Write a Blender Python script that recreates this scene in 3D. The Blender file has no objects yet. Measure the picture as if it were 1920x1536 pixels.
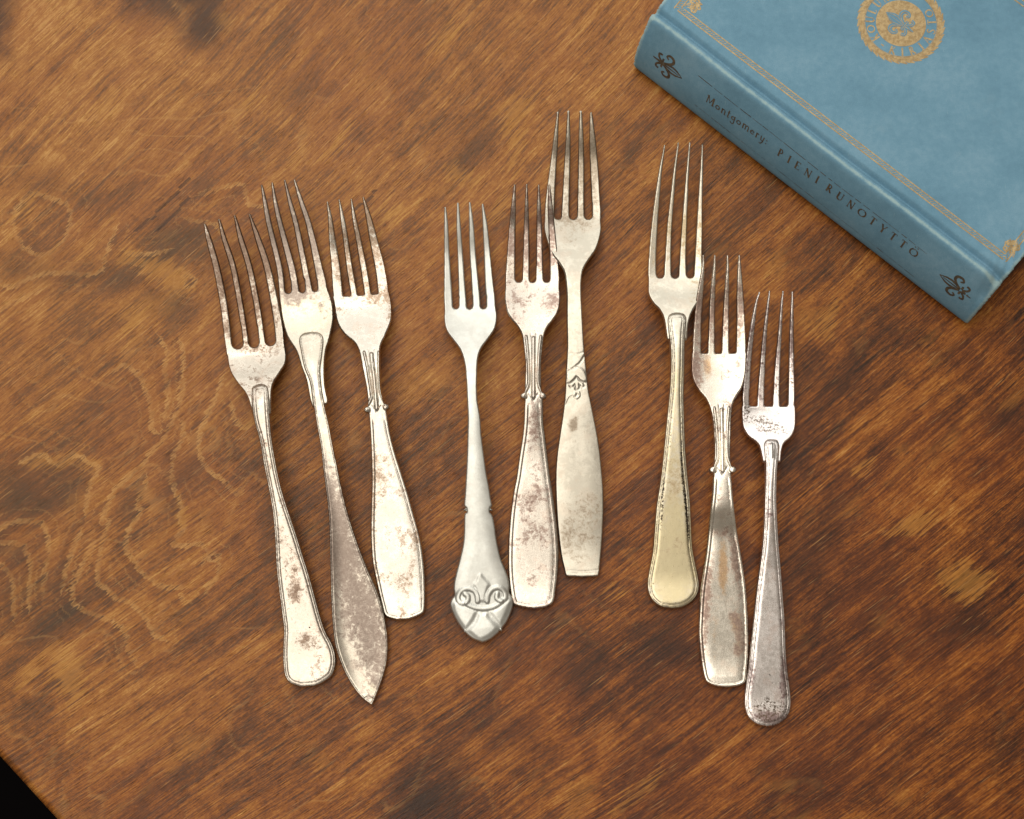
import bpy, math, random
import numpy as np
R = math.radians
sc = bpy.context.scene
# ------------------------------------------------------------------ camera, world, lamps, exposure
TILT, DIST, FPX, IW, IH = 12.0, 0.60, 2813.0, 1920, 1536
CAM = np.array([0, -DIST*math.sin(R(TILT)), DIST*math.cos(R(TILT))])
cd = bpy.data.cameras.new("camera"); cam = bpy.data.objects.new("camera", cd)
sc.collection.objects.link(cam); cam.location = CAM; cam.rotation_euler = (R(TILT), 0, 0)
cd.sensor_width = 36; cd.lens = FPX/IW*36; cd.clip_start = .01; cd.clip_end = 20
sc.camera = cam
sc.view_settings.view_transform = 'Standard'; sc.view_settings.look = 'None'
sc.view_settings.exposure = -0.02; sc.view_settings.gamma = 1
w = bpy.data.worlds.new("World"); sc.world = w; w.use_nodes = True
bg = w.node_tree.nodes['Background']; bg.inputs[0].default_value = (1, .86, .71, 1); bg.inputs[1].default_value = .25

def area(name, loc, target, sx, sy, power, col):
    l = bpy.data.lights.new(name, 'AREA'); l.shape = 'RECTANGLE'; l.size = sx; l.size_y = sy
    l.energy = power; l.color = col
    o = bpy.data.objects.new(name, l); sc.collection.objects.link(o)
    o.location = loc
    from mathutils import Vector
    o.rotation_euler = (Vector(target)-Vector(loc)).to_track_quat('-Z', 'Y').to_euler()
area("window_light", (-.45, 1.45, 1.15), (0, .03, 0), 3.0, 1.7, 27, (1, .97, .92))
area("overhead_fill_light", (-.36, .14, 1.9), (0, 0, 0), 2.4, 1.35, 26, (1, .93, .84))  # unseen overhead lamp, added and widened to brighten the fork handles

# ------------------------------------------------------------------ measuring: photo pixel at a height -> metres on the table
_t = R(TILT); FWD = np.array([0, math.sin(_t), -math.cos(_t)]); UPV = np.array([0, math.cos(_t), math.sin(_t)])
def P(x, y, z=0.0):
    x = np.asarray(x, float); y = np.asarray(y, float); z = np.asarray(z, float)
    dx = x-IW/2; v = -(y-IH/2)
    dy = FWD[1]*FPX+UPV[1]*v; dz = FWD[2]*FPX+UPV[2]*v
    k = (z-CAM[2])/dz
    return CAM[0]+dx*k, CAM[1]+dy*k
def project(p):
    q = np.asarray(p, float)-CAM
    f = q@FWD
    return IW/2+FPX*q[..., 0]/f, IH/2-FPX*(q@UPV)/f

def tag(o, label=None, cat=None, group=None, kind=None):
    for k, v in (("label", label), ("category", cat), ("group", group), ("kind", kind)):
        if v: o[k] = v
    return o
def empty(name, loc, rz=0):
    o = bpy.data.objects.new(name, None); sc.collection.objects.link(o)
    o.location = loc; o.rotation_euler[2] = rz; o.empty_display_size = .02
    return o
def mesh_obj(name, verts, faces, mat, parent=None, smooth=True, normals=None, attrs=None):
    me = bpy.data.meshes.new(name); me.from_pydata([tuple(map(float, v)) for v in verts], [], [tuple(map(int, f)) for f in faces])
    if mat: me.materials.append(mat)
    for k, a in (attrs or {}).items():
        at = me.attributes.new(k, 'FLOAT', 'POINT'); at.data.foreach_set('value', np.asarray(a, np.float32))
    if smooth: me.polygons.foreach_set('use_smooth', [True]*len(me.polygons))
    me.update()
    if normals is not None: me.normals_split_custom_set_from_vertices([tuple(map(float, n)) for n in normals])
    o = bpy.data.objects.new(name, me); sc.collection.objects.link(o)
    if parent: o.parent = parent
    return o

# ------------------------------------------------------------------ node helper
class G:
    def __init__(s, name):
        s.m = bpy.data.materials.new(name); s.m.use_nodes = True
        s.t = s.m.node_tree; s.n = s.t.nodes; s.bsdf = s.n['Principled BSDF']
        s.pos = s.node('ShaderNodeNewGeometry').outputs['Position']
    def node(s, k): return s.n.new(k)
    def put(s, sock, v):
        if hasattr(v, 'is_output'): s.t.links.new(v, sock)
        else: sock.default_value = v
    def M(s, op, a, b=0.0, c=None, clamp=False):
        n = s.node('ShaderNodeMath'); n.operation = op; n.use_clamp = clamp
        s.put(n.inputs[0], a); s.put(n.inputs[1], b)
        if c is not None: s.put(n.inputs[2], c)
        return n.outputs[0]
    def add(s, a, b): return s.M('ADD', a, b)
    def sub(s, a, b): return s.M('SUBTRACT', a, b)
    def mul(s, a, b): return s.M('MULTIPLY', a, b)
    def mad(s, a, b, c): return s.M('MULTIPLY_ADD', a, b, c)
    def mx(s, a, b): return s.M('MAXIMUM', a, b)
    def step(s, v, lo, hi, a=0.0, b=1.0):
        n = s.node('ShaderNodeMapRange'); n.interpolation_type = 'SMOOTHSTEP'
        for i, q in enumerate((v, lo, hi, a, b)): s.put(n.inputs[i], q)
        return n.outputs[0]
    def xyz(s, v):
        n = s.node('ShaderNodeSeparateXYZ'); s.put(n.inputs[0], v); return n.outputs
    def vec(s, a, b, c=0.0):
        n = s.node('ShaderNodeCombineXYZ')
        for i, q in enumerate((a, b, c)): s.put(n.inputs[i], q)
        return n.outputs[0]
    def noise(s, v, scale=1.0, detail=2.0, rough=.5, dist=0.0, col=False):
        n = s.node('ShaderNodeTexNoise'); s.put(n.inputs['Vector'], v)
        n.inputs['Scale'].default_value = scale; n.inputs['Detail'].default_value = detail
        n.inputs['Roughness'].default_value = rough; n.inputs['Distortion'].default_value = dist
        return n.outputs[1 if col else 0]
    def mix(s, f, a, b):
        n = s.node('ShaderNodeMix'); n.data_type = 'RGBA'
        s.put(n.inputs[0], f)
        for i, q in ((6, a), (7, b)):
            s.put(n.inputs[i], q if hasattr(q, 'is_output') else (*q, 1) if len(q) == 3 else q)
        return n.outputs[2]
    def ramp(s, f, stops):
        n = s.node('ShaderNodeValToRGB'); s.put(n.inputs[0], f); e = n.color_ramp.elements
        while len(e) < len(stops): e.new(.5)
        for i, (p, c) in enumerate(stops): e[i].position = p; e[i].color = (*c, 1)
        return n.outputs[0]
    def attr(s, name):
        n = s.node('ShaderNodeAttribute'); n.attribute_name = name; return n.outputs['Fac']
    def bump(s, h, dist, strength=1.0):
        n = s.node('ShaderNodeBump'); s.put(n.inputs['Height'], h)
        n.inputs['Distance'].default_value = dist; n.inputs['Strength'].default_value = strength
        return n.outputs[0]
    def out(s, **k):
        for a, v in k.items():
            key = {'color': 'Base Color', 'rough': 'Roughness', 'metal': 'Metallic', 'normal': 'Normal', 'spec': 'Specular IOR Level', 'coat': 'Coat Weight', 'coatr': 'Coat Roughness'}[a]
            if isinstance(v, tuple) and len(v) == 3: v = (*v, 1)
            s.put(s.bsdf.inputs[key], v)
        return s.m

# ------------------------------------------------------------------ wood table top
FIG = [[(262,700),(272,731),(281,753),(286,781),(283,800),(294,812)],
 [(309,700),(316,719),(314,753),(308,781)],
 [(344,700),(339,731),(331,772),(316,803),(305,825),(281,853),(256,884),(219,916),(203,944),(191,972)],
 [(419,706),(406,741),(388,778),(375,816),(373,837),(378,862),(397,884),(422,906),(444,925),(453,919)],
 [(344,794),(341,825),(325,853),(322,887),(325,912),(339,947),(338,975),(344,991),(325,1022),(359,1022),(378,1019),(384,1028)],
 [(273,900),(270,919),(259,947),(262,966),(241,997),(236,1031),(250,1050),(266,1072),(291,1091),(306,1100),(341,1102)],
 [(203,981),(191,1022),(184,1059),(184,1094),(203,1106),(225,1125),(247,1131),(266,1150),(281,1172),(290,1190),(308,1199)],
 [(150,1000),(134,1037),(122,1075),(116,1103)],
 [(169,1025),(150,1072),(137,1100),(137,1128),(156,1144),(187,1156),(219,1172),(236,1187),(241,1217),(252,1240)],
 [(0,991),(31,978),(78,981),(87,1003),(92,1037),(84,1075),(80,1116)],
 [(0,1016),(34,1019),(50,1037),(59,1066),(56,1106),(55,1137)],
 [(0,1059),(19,1078),(25,1106),(27,1153)],
 [(41,866),(78,853),(109,872),(141,853),(169,869),(187,875),(169,906),(162,959)],
 [(25,402),(55,364),(96,372),(128,388),(128,429),(109,462),(74,479),(41,459),(27,429),(25,402)],
 [(0,525),(19,539),(55,522),(96,511),(164,514),(191,506),(194,489),(208,457),(219,429)],
 [(0,580),(41,561),(77,544)], [(213,695),(232,684),(252,697),(268,716)],
 [(301,637),(314,662),(309,684),(314,740)], [(339,643),(344,675),(342,740)],
 [(350,410),(377,416),(402,421),(410,432)], [(377,364),(420,350),(455,347),(465,380),(490,388)],
 [(238,473),(273,479),(314,470)], [(347,520),(357,518),(365,528),(357,538),(348,533),(347,520)],
 [(385,1047),(397,1037),(413,1045),(400,1052),(385,1047)], [(341,1122),(352,1130),(358,1128)],
 [(434,760),(441,790),(455,802),(468,795)], [(413,1060),(405,1085),(385,1108)],]
GOLD = [[(937,216),(958,181),(999,175),(987,210),(961,245),(984,248),(981,280),(969,300),(961,324),(955,309),(961,280),(949,254)],
 [(914,420),(929,385),(958,350),(958,373),(932,408)], [(800,96),(827,58),(859,35),(856,52),(830,82)],
 [(710,408),(727,385),(751,388),(736,408)], [(838,315),(856,300),(867,321),(902,335),(888,350),(844,338)],
 [(96,1278),(85,1215),(112,1205),(167,1236),(158,1288),(150,1319),(129,1323),(125,1305)],
 [(30,1290),(45,1255),(80,1240),(75,1265),(45,1285)], [(167,213),(207,160),(233,160),(213,207),(187,220)],
 [(400,30),(443,33),(430,55),(412,50)], [(540,300),(567,280),(553,317)],
 [(27,410),(49,366),(68,364),(41,400)], [(148,484),(170,457),(170,481)],
 [(241,623),(227,593),(279,566),(282,582),(260,615)],
 [(224,489),(246,473),(314,489),(355,517),(361,544),(328,552),(295,522)],
 [(1772,1115),(1765,1080),(1807,1052),(1863,1080),(1842,1119),(1814,1126)],
 [(1531,629),(1540,597),(1566,566),(1557,629)], [(1603,884),(1635,861),(1612,886)],
 [(1660,1000),(1718,961),(1758,961),(1729,1000)], [(1131,1116),(1150,1100),(1168,1108)],
 [(1150,1520),(1200,1473),(1240,1450),(1215,1480)], [(41,868),(78,850),(110,862),(141,850),(190,870),(175,900),(165,875),(141,862),(109,876)],
 [(335,935),(345,955),(341,985),(333,960)], [(1115,180),(1130,160),(1140,150),(1122,185)],
 [(600,300),(640,240),(660,230),(625,290)], [(430,215),(470,180),(490,180),(455,215)]]
DARK = [[(333,33),(400,-20),(417,17),(413,57),(383,87),(353,80)], [(230,-20),(400,-20),(330,60),(240,40)],
 [(0,484),(68,473),(137,506),(219,500),(273,533),(290,575),(350,590),(365,572),(300,550),(250,535),(130,545),(0,530)],
 [(295,410),(400,425),(402,500),(330,490),(270,455)], [(45,345),(90,325),(130,350),(125,375),(90,370)],
 [(0,885),(110,878),(160,880),(155,960),(100,975),(0,970)],
 [(1608,1164),(1640,1136),(1646,1140),(1629,1160)], [(1737,1174),(1800,1150),(1870,1157),(1866,1202),(1760,1200)],
 [(1031,1262),(1090,1209),(1131,1234),(1090,1303),(1069,1294)], [(903,1359),(1006,1350),(1012,1400),(919,1394)],
 [(770,1430),(860,1420),(880,1500),(800,1560),(720,1540),(730,1470)], [(1180,1180),(1290,1160),(1300,1230),(1210,1250)],
 [(846,310),(870,250),(920,220),(910,280),(862,322)], [(-20,-20),(20,-10),(12,100),(-20,90)], [(530,183),(545,158),(585,138),(570,180)],
 [(1500,1060),(1560,930),(1590,940),(1540,1040)], [(1855,770),(1920,740),(1930,800),(1870,810)],
 [(1480,1040),(1520,1000),(1530,1060),(1490,1090)], [(1850,1380),(1900,1350),(1910,1410),(1860,1430)],
 [(0,1010),(60,1030),(140,1080),(180,1170),(90,1200),(0,1180)], [(320,850),(360,870),(330,960),(300,930)]]
CRACK = [[(254,432),(287,407),(328,364),(355,336)], [(292,432),(320,407),(355,372)], [(665,393),(685,378),(704,359)],]

def seg_dist(px, py, pts, closed=False):
    """distance from arrays px,py to a polyline; if closed also the inside test"""
    pts = np.asarray(pts, float); n = len(pts); last = n if closed else n-1
    d2 = np.full(px.shape, 1e18); ins = np.zeros(px.shape, bool)
    for i in range(last):
        ax, ay = pts[i]; bx, by = pts[(i+1) % n]; ex, ey = bx-ax, by-ay
        L = ex*ex+ey*ey+1e-18
        h = np.clip(((px-ax)*ex+(py-ay)*ey)/L, 0, 1)
        np.minimum(d2, (px-ax-h*ex)**2+(py-ay-h*ey)**2, out=d2)
        if closed:
            c = ((ay > py) != (by > py))
            if ey != 0: ins ^= c & (px < ex*(py-ay)/ey+ax)
    d = np.sqrt(d2)
    return np.where(ins, d, -d) if closed else d
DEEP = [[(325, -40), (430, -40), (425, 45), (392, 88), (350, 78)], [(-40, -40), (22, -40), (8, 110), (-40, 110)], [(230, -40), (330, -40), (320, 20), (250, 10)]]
def near_signed(X, Y, lines, cut):
    best = np.full(X.shape, cut); sg = np.ones(X.shape)
    for pl in lines:
        q = np.array([P(a, b, 0) for a, b in pl])*1000
        m = (X > q[:, 0].min()-cut) & (X < q[:, 0].max()+cut) & (Y > q[:, 1].min()-cut) & (Y < q[:, 1].max()+cut)
        if not m.any(): continue
        px, py = X[m], Y[m]; bd, bs = best[m], sg[m]
        for (ax, ay), (bx, by) in zip(q[:-1], q[1:]):
            ex, ey = bx-ax, by-ay; h = np.clip(((px-ax)*ex+(py-ay)*ey)/(ex*ex+ey*ey), 0, 1)
            d = np.hypot(px-ax-h*ex, py-ay-h*ey); k = d < bd
            bd = np.where(k, d, bd); bs = np.where(k, np.sign(ex*(py-ay)-ey*(px-ax)+1e-9), bs)
        best[m] = bd; sg[m] = bs
    return best, best*sg
def near_dist(X, Y, polys, closed, cut):
    best = np.full(X.shape, -cut if closed else cut)
    for pl in polys:
        q = np.array([P(a, b, 0) for a, b in pl])*1000
        m = (X > q[:, 0].min()-cut) & (X < q[:, 0].max()+cut) & (Y > q[:, 1].min()-cut) & (Y < q[:, 1].max()+cut)
        if not m.any(): continue
        d = seg_dist(X[m], Y[m], q, closed)
        best[m] = np.maximum(best[m], d) if closed else np.minimum(best[m], d)
    return best

def crom2(pts, k=4):
    pts = np.asarray(pts, float); n = len(pts); out = []
    for i in range(n-1):
        a, b, c, d = pts[max(i-1, 0)], pts[i], pts[i+1], pts[min(i+2, n-1)]
        for j in range(k):
            t = j/k; out.append(.5*((2*b)+(c-a)*t+(2*a-5*b+4*c-d)*t*t+(3*b-3*c+d-a)*t**3))
    out.append(pts[-1]); return np.array(out)
def wood_material():
    g = G("stained birch veneer")
    x, y, z = g.xyz(g.pos)
    x = g.mul(x, 1000.); y = g.mul(y, 1000.)
    wob = g.noise(g.vec(x, y), .012, 1.0)
    # grain lines run at about 50 degrees at the far side, easing to 35 degrees at the near side
    phi = g.add(g.mad(y, -1.17, x), g.mul(g.mul(y, y), .0010)); phi = g.mul(phi, .65)
    phi = g.mad(g.sub(wob, .5), 7., phi)
    psi = g.add(g.mul(x, .76), g.mul(y, .65))
    # fibres: fine short, medium, and long streaks that run on for many centimetres
    fib = g.noise(g.vec(g.mul(phi, 2.1), g.mul(psi, .085), 3.), 1., 3., .62)
    fib2 = g.noise(g.vec(g.mul(phi, .75), g.mul(psi, .018), 9.), 1., 4., .62)
    lng = g.noise(g.vec(g.mul(phi, .24), g.mul(psi, .0065), 23.), 1., 4., .60, .3)
    fib3 = g.noise(g.vec(g.mul(phi, 3.6), g.mul(psi, .42), 17.), 1., 2., .6)
    lum = g.noise(g.vec(g.mul(phi, .034), g.mul(psi, .015), 31.), 1., 5., .58, .9)
    mott = g.noise(g.vec(x, y, 5.), .10, 6., .66, .6)
    grit = g.noise(g.vec(x, y, 8.), 1.3, 4., .75)
    v = g.mad(g.sub(fib, .5), 1.05, .49)
    v = g.mad(g.sub(fib2, .5), 1.0, v); v = g.mad(g.sub(lng, .5), .60, v); v = g.mad(g.sub(fib3, .5), .55, v)
    v = g.mad(g.sub(lum, .5), 1.05, v); v = g.mad(g.sub(mott, .5), .60, v)
    v = g.mad(g.sub(grit, .5), .55, v)
    jag = g.add(g.mul(g.sub(fib, .5), 8.), g.mul(g.sub(fib2, .5), 9.))
    ajag = g.M('ABSOLUTE', jag)
    fl = g.noise(g.vec(g.mul(phi, .045), g.mul(g.add(psi, g.mul(jag, 2.4)), .030), 71.), 1., 3., .6)
    fl = g.step(fl, .60, .68)
    gd = g.step(g.add(g.attr('gold_dist'), g.mul(jag, 1.5)), -1.2, 1.2)
    gold = g.M('MAXIMUM', g.mul(fl, .30), g.mul(gd, .66))
    fig = g.attr('figure_dist')
    sjag = g.add(g.mul(g.sub(fib, .5), 4.2), g.add(g.mul(g.sub(fib2, .5), 3.0), g.mul(g.sub(fib3, .5), 1.6)))
    fs = g.add(g.attr('figure_side'), sjag)
    near = g.step(fig, 3.6, 2.2)
    fg = g.mul(g.mul(g.step(g.M('ABSOLUTE', fs), .58, .08), near), g.mad(fib3, .9, .35))
    v = g.mad(g.mul(g.mul(g.step(fs, -.5, .5, -1., 1.), g.step(fig, 8., .5)),1.), .055, v)
    brk = g.step(g.noise(g.vec(x, y, 55.), .14, 3.), .34, .60)
    fg = g.mul(fg, g.mad(brk, .60, .40))
    for off, am in ((3.4, .34), (6.2, .20)):                        # fainter rings nested beside each traced one
        n2 = g.step(g.M('ABSOLUTE', g.sub(g.M('ABSOLUTE', g.add(g.attr('figure_side'), g.mul(sjag, .9))), off+.8)), .42, .06)
        fg = g.M('MAXIMUM', fg, g.mul(g.mul(n2, g.step(fig, off+3.2, off+1.8)), g.mul(g.step(g.noise(g.vec(x, y, off*9.), .07, 2.), .40, .58), am)))
    # faint drifting growth-ring lines of the same rotary-cut figure
    ring = g.noise(g.vec(g.add(x, g.mul(jag, 1.1)), g.mul(y, .75), 88.), .0125, 2., .45, .8)
    rl = g.M('ABSOLUTE', g.sub(g.M('FRACT', g.mul(ring, 13.)), .5))
    rl = g.mul(g.step(rl, .060, .015), g.step(g.noise(g.vec(x, y, 63.), .03, 2.), .44, .60))
    rl = g.mul(rl, g.step(x, 60., -90., .20, .62))
    fg = g.M('MAXIMUM', fg, g.mul(rl, .45))
    dk = g.step(g.add(g.attr('dark_dist'), g.add(g.mul(jag, .9), g.mul(g.sub(mott, .5), 18.))), -6., 7.)
    ck = g.step(g.add(g.attr('crack_dist'), g.mul(grit, .6)), .70, .30)
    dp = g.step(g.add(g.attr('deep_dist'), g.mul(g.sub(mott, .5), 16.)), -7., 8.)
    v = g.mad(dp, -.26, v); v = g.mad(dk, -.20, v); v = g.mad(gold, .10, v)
    # window sheen painted into the wood colour: upper left paler and greyer
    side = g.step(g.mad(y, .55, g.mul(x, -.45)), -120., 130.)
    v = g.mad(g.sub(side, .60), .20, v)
    col = g.ramp(v, [(.0, (.018, .0050, .0012)), (.18, (.058, .0155, .0028)), (.36, (.124, .0335, .0042)), (.54, (.262, .078, .0076)),
                     (.74, (.375, .146, .022)), (.97, (.56, .29, .078))])
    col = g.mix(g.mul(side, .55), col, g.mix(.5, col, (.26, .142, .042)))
    hue = g.noise(g.vec(x, y, 12.), .018, 3.)
    col = g.mix(g.step(hue, .46, .62, 0., .30), col, g.mix(.5, col, (.24, .060, .012)))
    col = g.mix(g.mul(gold, .70), col, g.mix(fib, (.26, .105, .014), (.52, .26, .050)))
    col = g.mix(fg, col, g.mix(fib, (.32, .14, .030), (.62, .35, .11)))
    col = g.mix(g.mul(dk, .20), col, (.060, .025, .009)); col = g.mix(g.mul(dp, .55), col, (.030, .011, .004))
    col = g.mix(g.mul(ck, .62), col, (.020, .009, .005))
    pore = g.step(g.noise(g.vec(g.mul(phi, 2.3), g.mul(psi, .16), 41.), 1., 1., .5), .63, .72)
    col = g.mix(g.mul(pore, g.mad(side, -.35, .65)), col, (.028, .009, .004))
    pale = g.step(g.noise(g.vec(g.mul(phi, 1.9), g.mul(psi, .060), 47.), 1., 2., .5), .64, .74)
    col = g.mix(g.mul(pale, .50), col, (.55, .30, .10))
    h = g.add(g.mul(fib, .6), g.mul(fib3, .5)); h = g.mad(pore, -.6, h); h = g.mad(grit, .6, h)
    nrm = g.bump(h, .00014, .8)
    rough = g.mad(g.sub(fib2, .5), .45, .40); rough = g.mad(g.sub(grit, .5), .25, rough)
    return g.out(color=col, rough=rough, normal=nrm, spec=.27)

def build_table():
    x0, y0 = P(0, 1413, 0); x1, y1 = P(112, 1536, 0)
    e = np.array([x1-x0, y1-y0]); e /= np.linalg.norm(e)       # along the visible edge
    n = np.array([-e[1], e[0]])                                 # into the table
    o = np.array([x0, y0])
    def w2(a, b): return o+e*a+n*b
    # dense veneer sheet over the seen area: 1 mm mesh carrying distances to the traced wood figure
    A = np.concatenate([np.linspace(-.62, -.34, 8)[:-1], np.arange(-.34, .30, .001), np.linspace(.30, .60, 8)[1:]])
    B = np.concatenate([[0.0], np.arange(.0012, .50, .001), np.linspace(.50, .80, 8)[1:]])
    AA, BB = np.meshgrid(A, B); X = o[0]+e[0]*AA+n[0]*BB; Y = o[1]+e[1]*AA+n[1]*BB
    na, nb = len(A), len(B); Xf, Yf = X.ravel()*1000, Y.ravel()*1000
    smooth_fig = [crom2(l) for l in FIG]; fd_, fs_ = near_signed(Xf, Yf, smooth_fig, 12)
    at = dict(figure_dist=fd_, figure_side=fs_, gold_dist=near_dist(Xf, Yf, GOLD, True, 12),
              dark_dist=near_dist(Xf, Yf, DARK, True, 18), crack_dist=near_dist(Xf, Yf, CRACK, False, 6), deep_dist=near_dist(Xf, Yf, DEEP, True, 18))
    idx = np.arange(na*nb).reshape(nb, na)
    F = np.stack([idx[:-1, :-1], idx[:-1, 1:], idx[1:, 1:], idx[1:, :-1]], -1).reshape(-1, 4)
    V = np.stack([X.ravel(), Y.ravel(), np.zeros(na*nb)], -1)
    V[idx[0], 2] = -.0006
    # skirt round the slab (rounded edge, 22 mm thick) and underside
    V = V.tolist(); F = F.tolist()
    ring = list(idx[0])+list(idx[1:, -1])+list(idx[-1, ::-1][1:])+list(idx[::-1, 0][1:-1])
    prev = ring; c = np.mean([w2(A[0], 0), w2(A[-1], B[-1])], 0)
    for dz, out in ((-.0025, .0012), (-.019, .0012), (-.022, -.001)):
        cur = []
        for r in ring:
            bx, by = V[r][0], V[r][1]; ab = np.array([bx, by])-o; a, b = ab@e, ab@n
            a2 = a+(out if a > A[-1]-1e-6 else -out if a < A[0]+1e-6 else 0); b2 = b+(out if b > B[-1]-1e-6 else -out if b < 1e-6 else 0)
            p = w2(a2, b2); cur.append(len(V)); V.append([p[0], p[1], dz])
        m = len(ring)
        for i in range(m): F.append([prev[i], cur[i], cur[(i+1) % m], prev[(i+1) % m]])
        prev = cur
    F.append(prev[::-1])
    ext = len(V)-na*nb
    at = {k: np.concatenate([v, np.full(ext, -18. if k in ('gold_dist', 'dark_dist', 'deep_dist') else 12.)]) for k, v in at.items()}
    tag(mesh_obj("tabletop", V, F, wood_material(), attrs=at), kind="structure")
    g = G("dark floor"); c = g.mix(g.noise(g.pos, 6., 4.), (.002, .0016, .002), (.005, .004, .004)); g.out(color=c, rough=.9, spec=.04)
    tag(mesh_obj("floor", [(-3, -3, -.72), (3, -3, -.72), (3, 3, -.72), (-3, 3, -.72)], [(0, 1, 2, 3)], g.m, smooth=False), kind="structure")
build_table()
# ------------------------------------------------------------------ book
BH = .028                                                           # height of the closed book
_g0 = np.array(P(1262, 13, BH)); _g1 = np.array(P(1889, 492, BH))
BU = (_g1-_g0)/np.linalg.norm(_g1-_g0); BN = np.array([-BU[1], BU[0]])
BO = np.array(P(1190, 130, 0))
BLEN = .1725
# cross-section of case: (n, z) in mm, from the foot of the spine over the joint to the front board
SPINE = np.array([(2.6, .25), (1.1, .5), (.2, 1.6), (-.4, 4.2), (.3, 8.5), (1.6, 13), (3.4, 17.5), (5.6, 21.8), (7.6, 25.2), (8.9, 27.2), (9.9, 28.15), (10.9, 28.35), (12.2, 28.1), (13.2, 26.7), (14.0, 26.2), (14.8, 27.1), (15.8, 28.0), (17.0, 28.12), (19, 28.1)])
def crom(pts, k=6, closed=False):
    pts = np.asarray(pts, float); n = len(pts); out = []
    rng = range(n) if closed else range(n-1)
    for i in rng:
        if closed: a, b, c, d = pts[i-1], pts[i], pts[(i+1) % n], pts[(i+2) % n]
        else: a, b, c, d = pts[max(i-1, 0)], pts[i], pts[i+1], pts[min(i+2, n-1)]
        for j in range(k):
            t = j/k
            out.append(.5*((2*b)+(c-a)*t+(2*a-5*b+4*c-d)*t*t+(3*b-3*c+d-a)*t**3))
    if not closed: out.append(pts[-1])
    return np.array(out)
SP = crom(SPINE, 5)
_sl = np.concatenate([[0], np.cumsum(np.hypot(*np.diff(SP, axis=0).T))]); SLEN = _sl[-1]
def spine_nz(t):
    return np.interp(t, _sl, SP[:, 0]), np.interp(t, _sl, SP[:, 1])
def wobble(u):                                                      # slow waviness of old boards
    return .25*np.sin(u*.045+1.)+.18*np.sin(u*.11+.3)
def book_pt(u, n, z):
    """u along the spine, n away from it, z up, all mm -> world metres"""
    u = np.asarray(u, float); n = np.asarray(n, float); z = np.asarray(z, float)
    p = BO[None]+(u[..., None].reshape(-1, 1)*BU+n[..., None].reshape(-1, 1)*BN)/1000
    return np.concatenate([p, z.reshape(-1, 1)/1000+np.zeros((len(p), 1))], 1)
U0, U1 = -.5, 172.6
def spine_world(u, t, lift=0.0):
    n, z = spine_nz(t); n2, z2 = spine_nz(np.asarray(t)+.4); n1, z1 = spine_nz(np.asarray(t)-.4)
    tx, tz = n2-n1, z2-z1; L = np.hypot(tx, tz)+1e-9
    n = n-tz/L*lift; z = z+tx/L*lift
    k = np.clip((z-2)/20, 0, 1)
    n = n+wobble(u)*k*.6
    z = z+_shell(u, n)*k
    return book_pt(u+lean(u, z), n, z)
def lean(u, z):                                                     # head and tail of the case lean outwards a little with height
    f = np.clip((np.asarray(u)-U0)/(U1-U0), 0, 1)
    return (f*-1.0+(1-f)*-3.0)*np.clip(z, 0, 30)/28.
def _shell(u, n):
    # knocked tail corner and bruised head of the spine
    a = np.exp(-((u-171.5)/4.0)**2-((n-9.5)/5.5)**2)*-4.2
    b = np.exp(-((u+.5)/3.5)**2-((n-9)/4.)**2)*-1.6
    r = .22*np.sin(u*1.9+n*.8)*np.exp(-np.minimum(abs(u-172), abs(u))/5.)
    return a+b+r

def cloth():
    g = G("worn blue book cloth")
    x, y, z = g.xyz(g.pos); mm = g.vec(g.mul(x, 1000.), g.mul(y, 1000.), g.mul(z, 1000.))
    a = g.noise(mm, .035, 4.); b = g.noise(mm, .35, 4., .65); c = g.noise(mm, 3.2, 3., .7); d = g.noise(mm, 1.2, 5., .7)
    col = g.ramp(g.mad(g.sub(b, .5), .55, g.mad(g.sub(c, .5), .75, a)), [(.15, (.105, .225, .318)), (.5, (.142, .290, .396)), (.85, (.205, .355, .460))])
    col = g.mix(g.step(d, .60, .74, 0., .30), col, (.06, .25, .29))
    col = g.mix(g.mul(g.step(g.noise(mm, .09, 5., .7), .55, .72), .12), col, (.20, .30, .35))
    wear = g.attr('wear')
    wr = g.step(g.mad(g.sub(b, .5), .9, g.mad(g.sub(c, .5), .5, wear)), .25, 1.0)
    col = g.mix(g.mul(wr, .72), col, (.36, .50, .49))
    fib = g.noise(g.vec(g.mul(x, 1000.), g.mul(y, 160.), 3.), 2.2, 2.)
    col = g.mix(g.mul(g.step(fib, .70, .78), .25), col, (.33, .47, .50))
    h = g.mad(c, 1., g.mul(b, .8))
    return g.out(color=col, rough=.82, spec=.25, normal=g.bump(h, .00022, .55))
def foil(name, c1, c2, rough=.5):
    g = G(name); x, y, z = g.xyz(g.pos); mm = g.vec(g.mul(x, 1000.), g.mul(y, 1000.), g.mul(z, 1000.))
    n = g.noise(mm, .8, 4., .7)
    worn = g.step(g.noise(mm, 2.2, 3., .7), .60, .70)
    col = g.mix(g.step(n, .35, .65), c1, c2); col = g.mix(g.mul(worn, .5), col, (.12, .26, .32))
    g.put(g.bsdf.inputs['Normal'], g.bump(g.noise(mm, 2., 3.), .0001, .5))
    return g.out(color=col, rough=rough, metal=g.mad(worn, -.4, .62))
CLOTH = cloth()
GOLDF = foil("rubbed gold foil", (.33, .235, .115), (.49, .375, .20), .6)
DARKF = foil("gilt with painted dark reflection", (.095, .085, .068), (.18, .145, .09), .6)  # dull gold, with the dark it reflects painted into its colour

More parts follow.
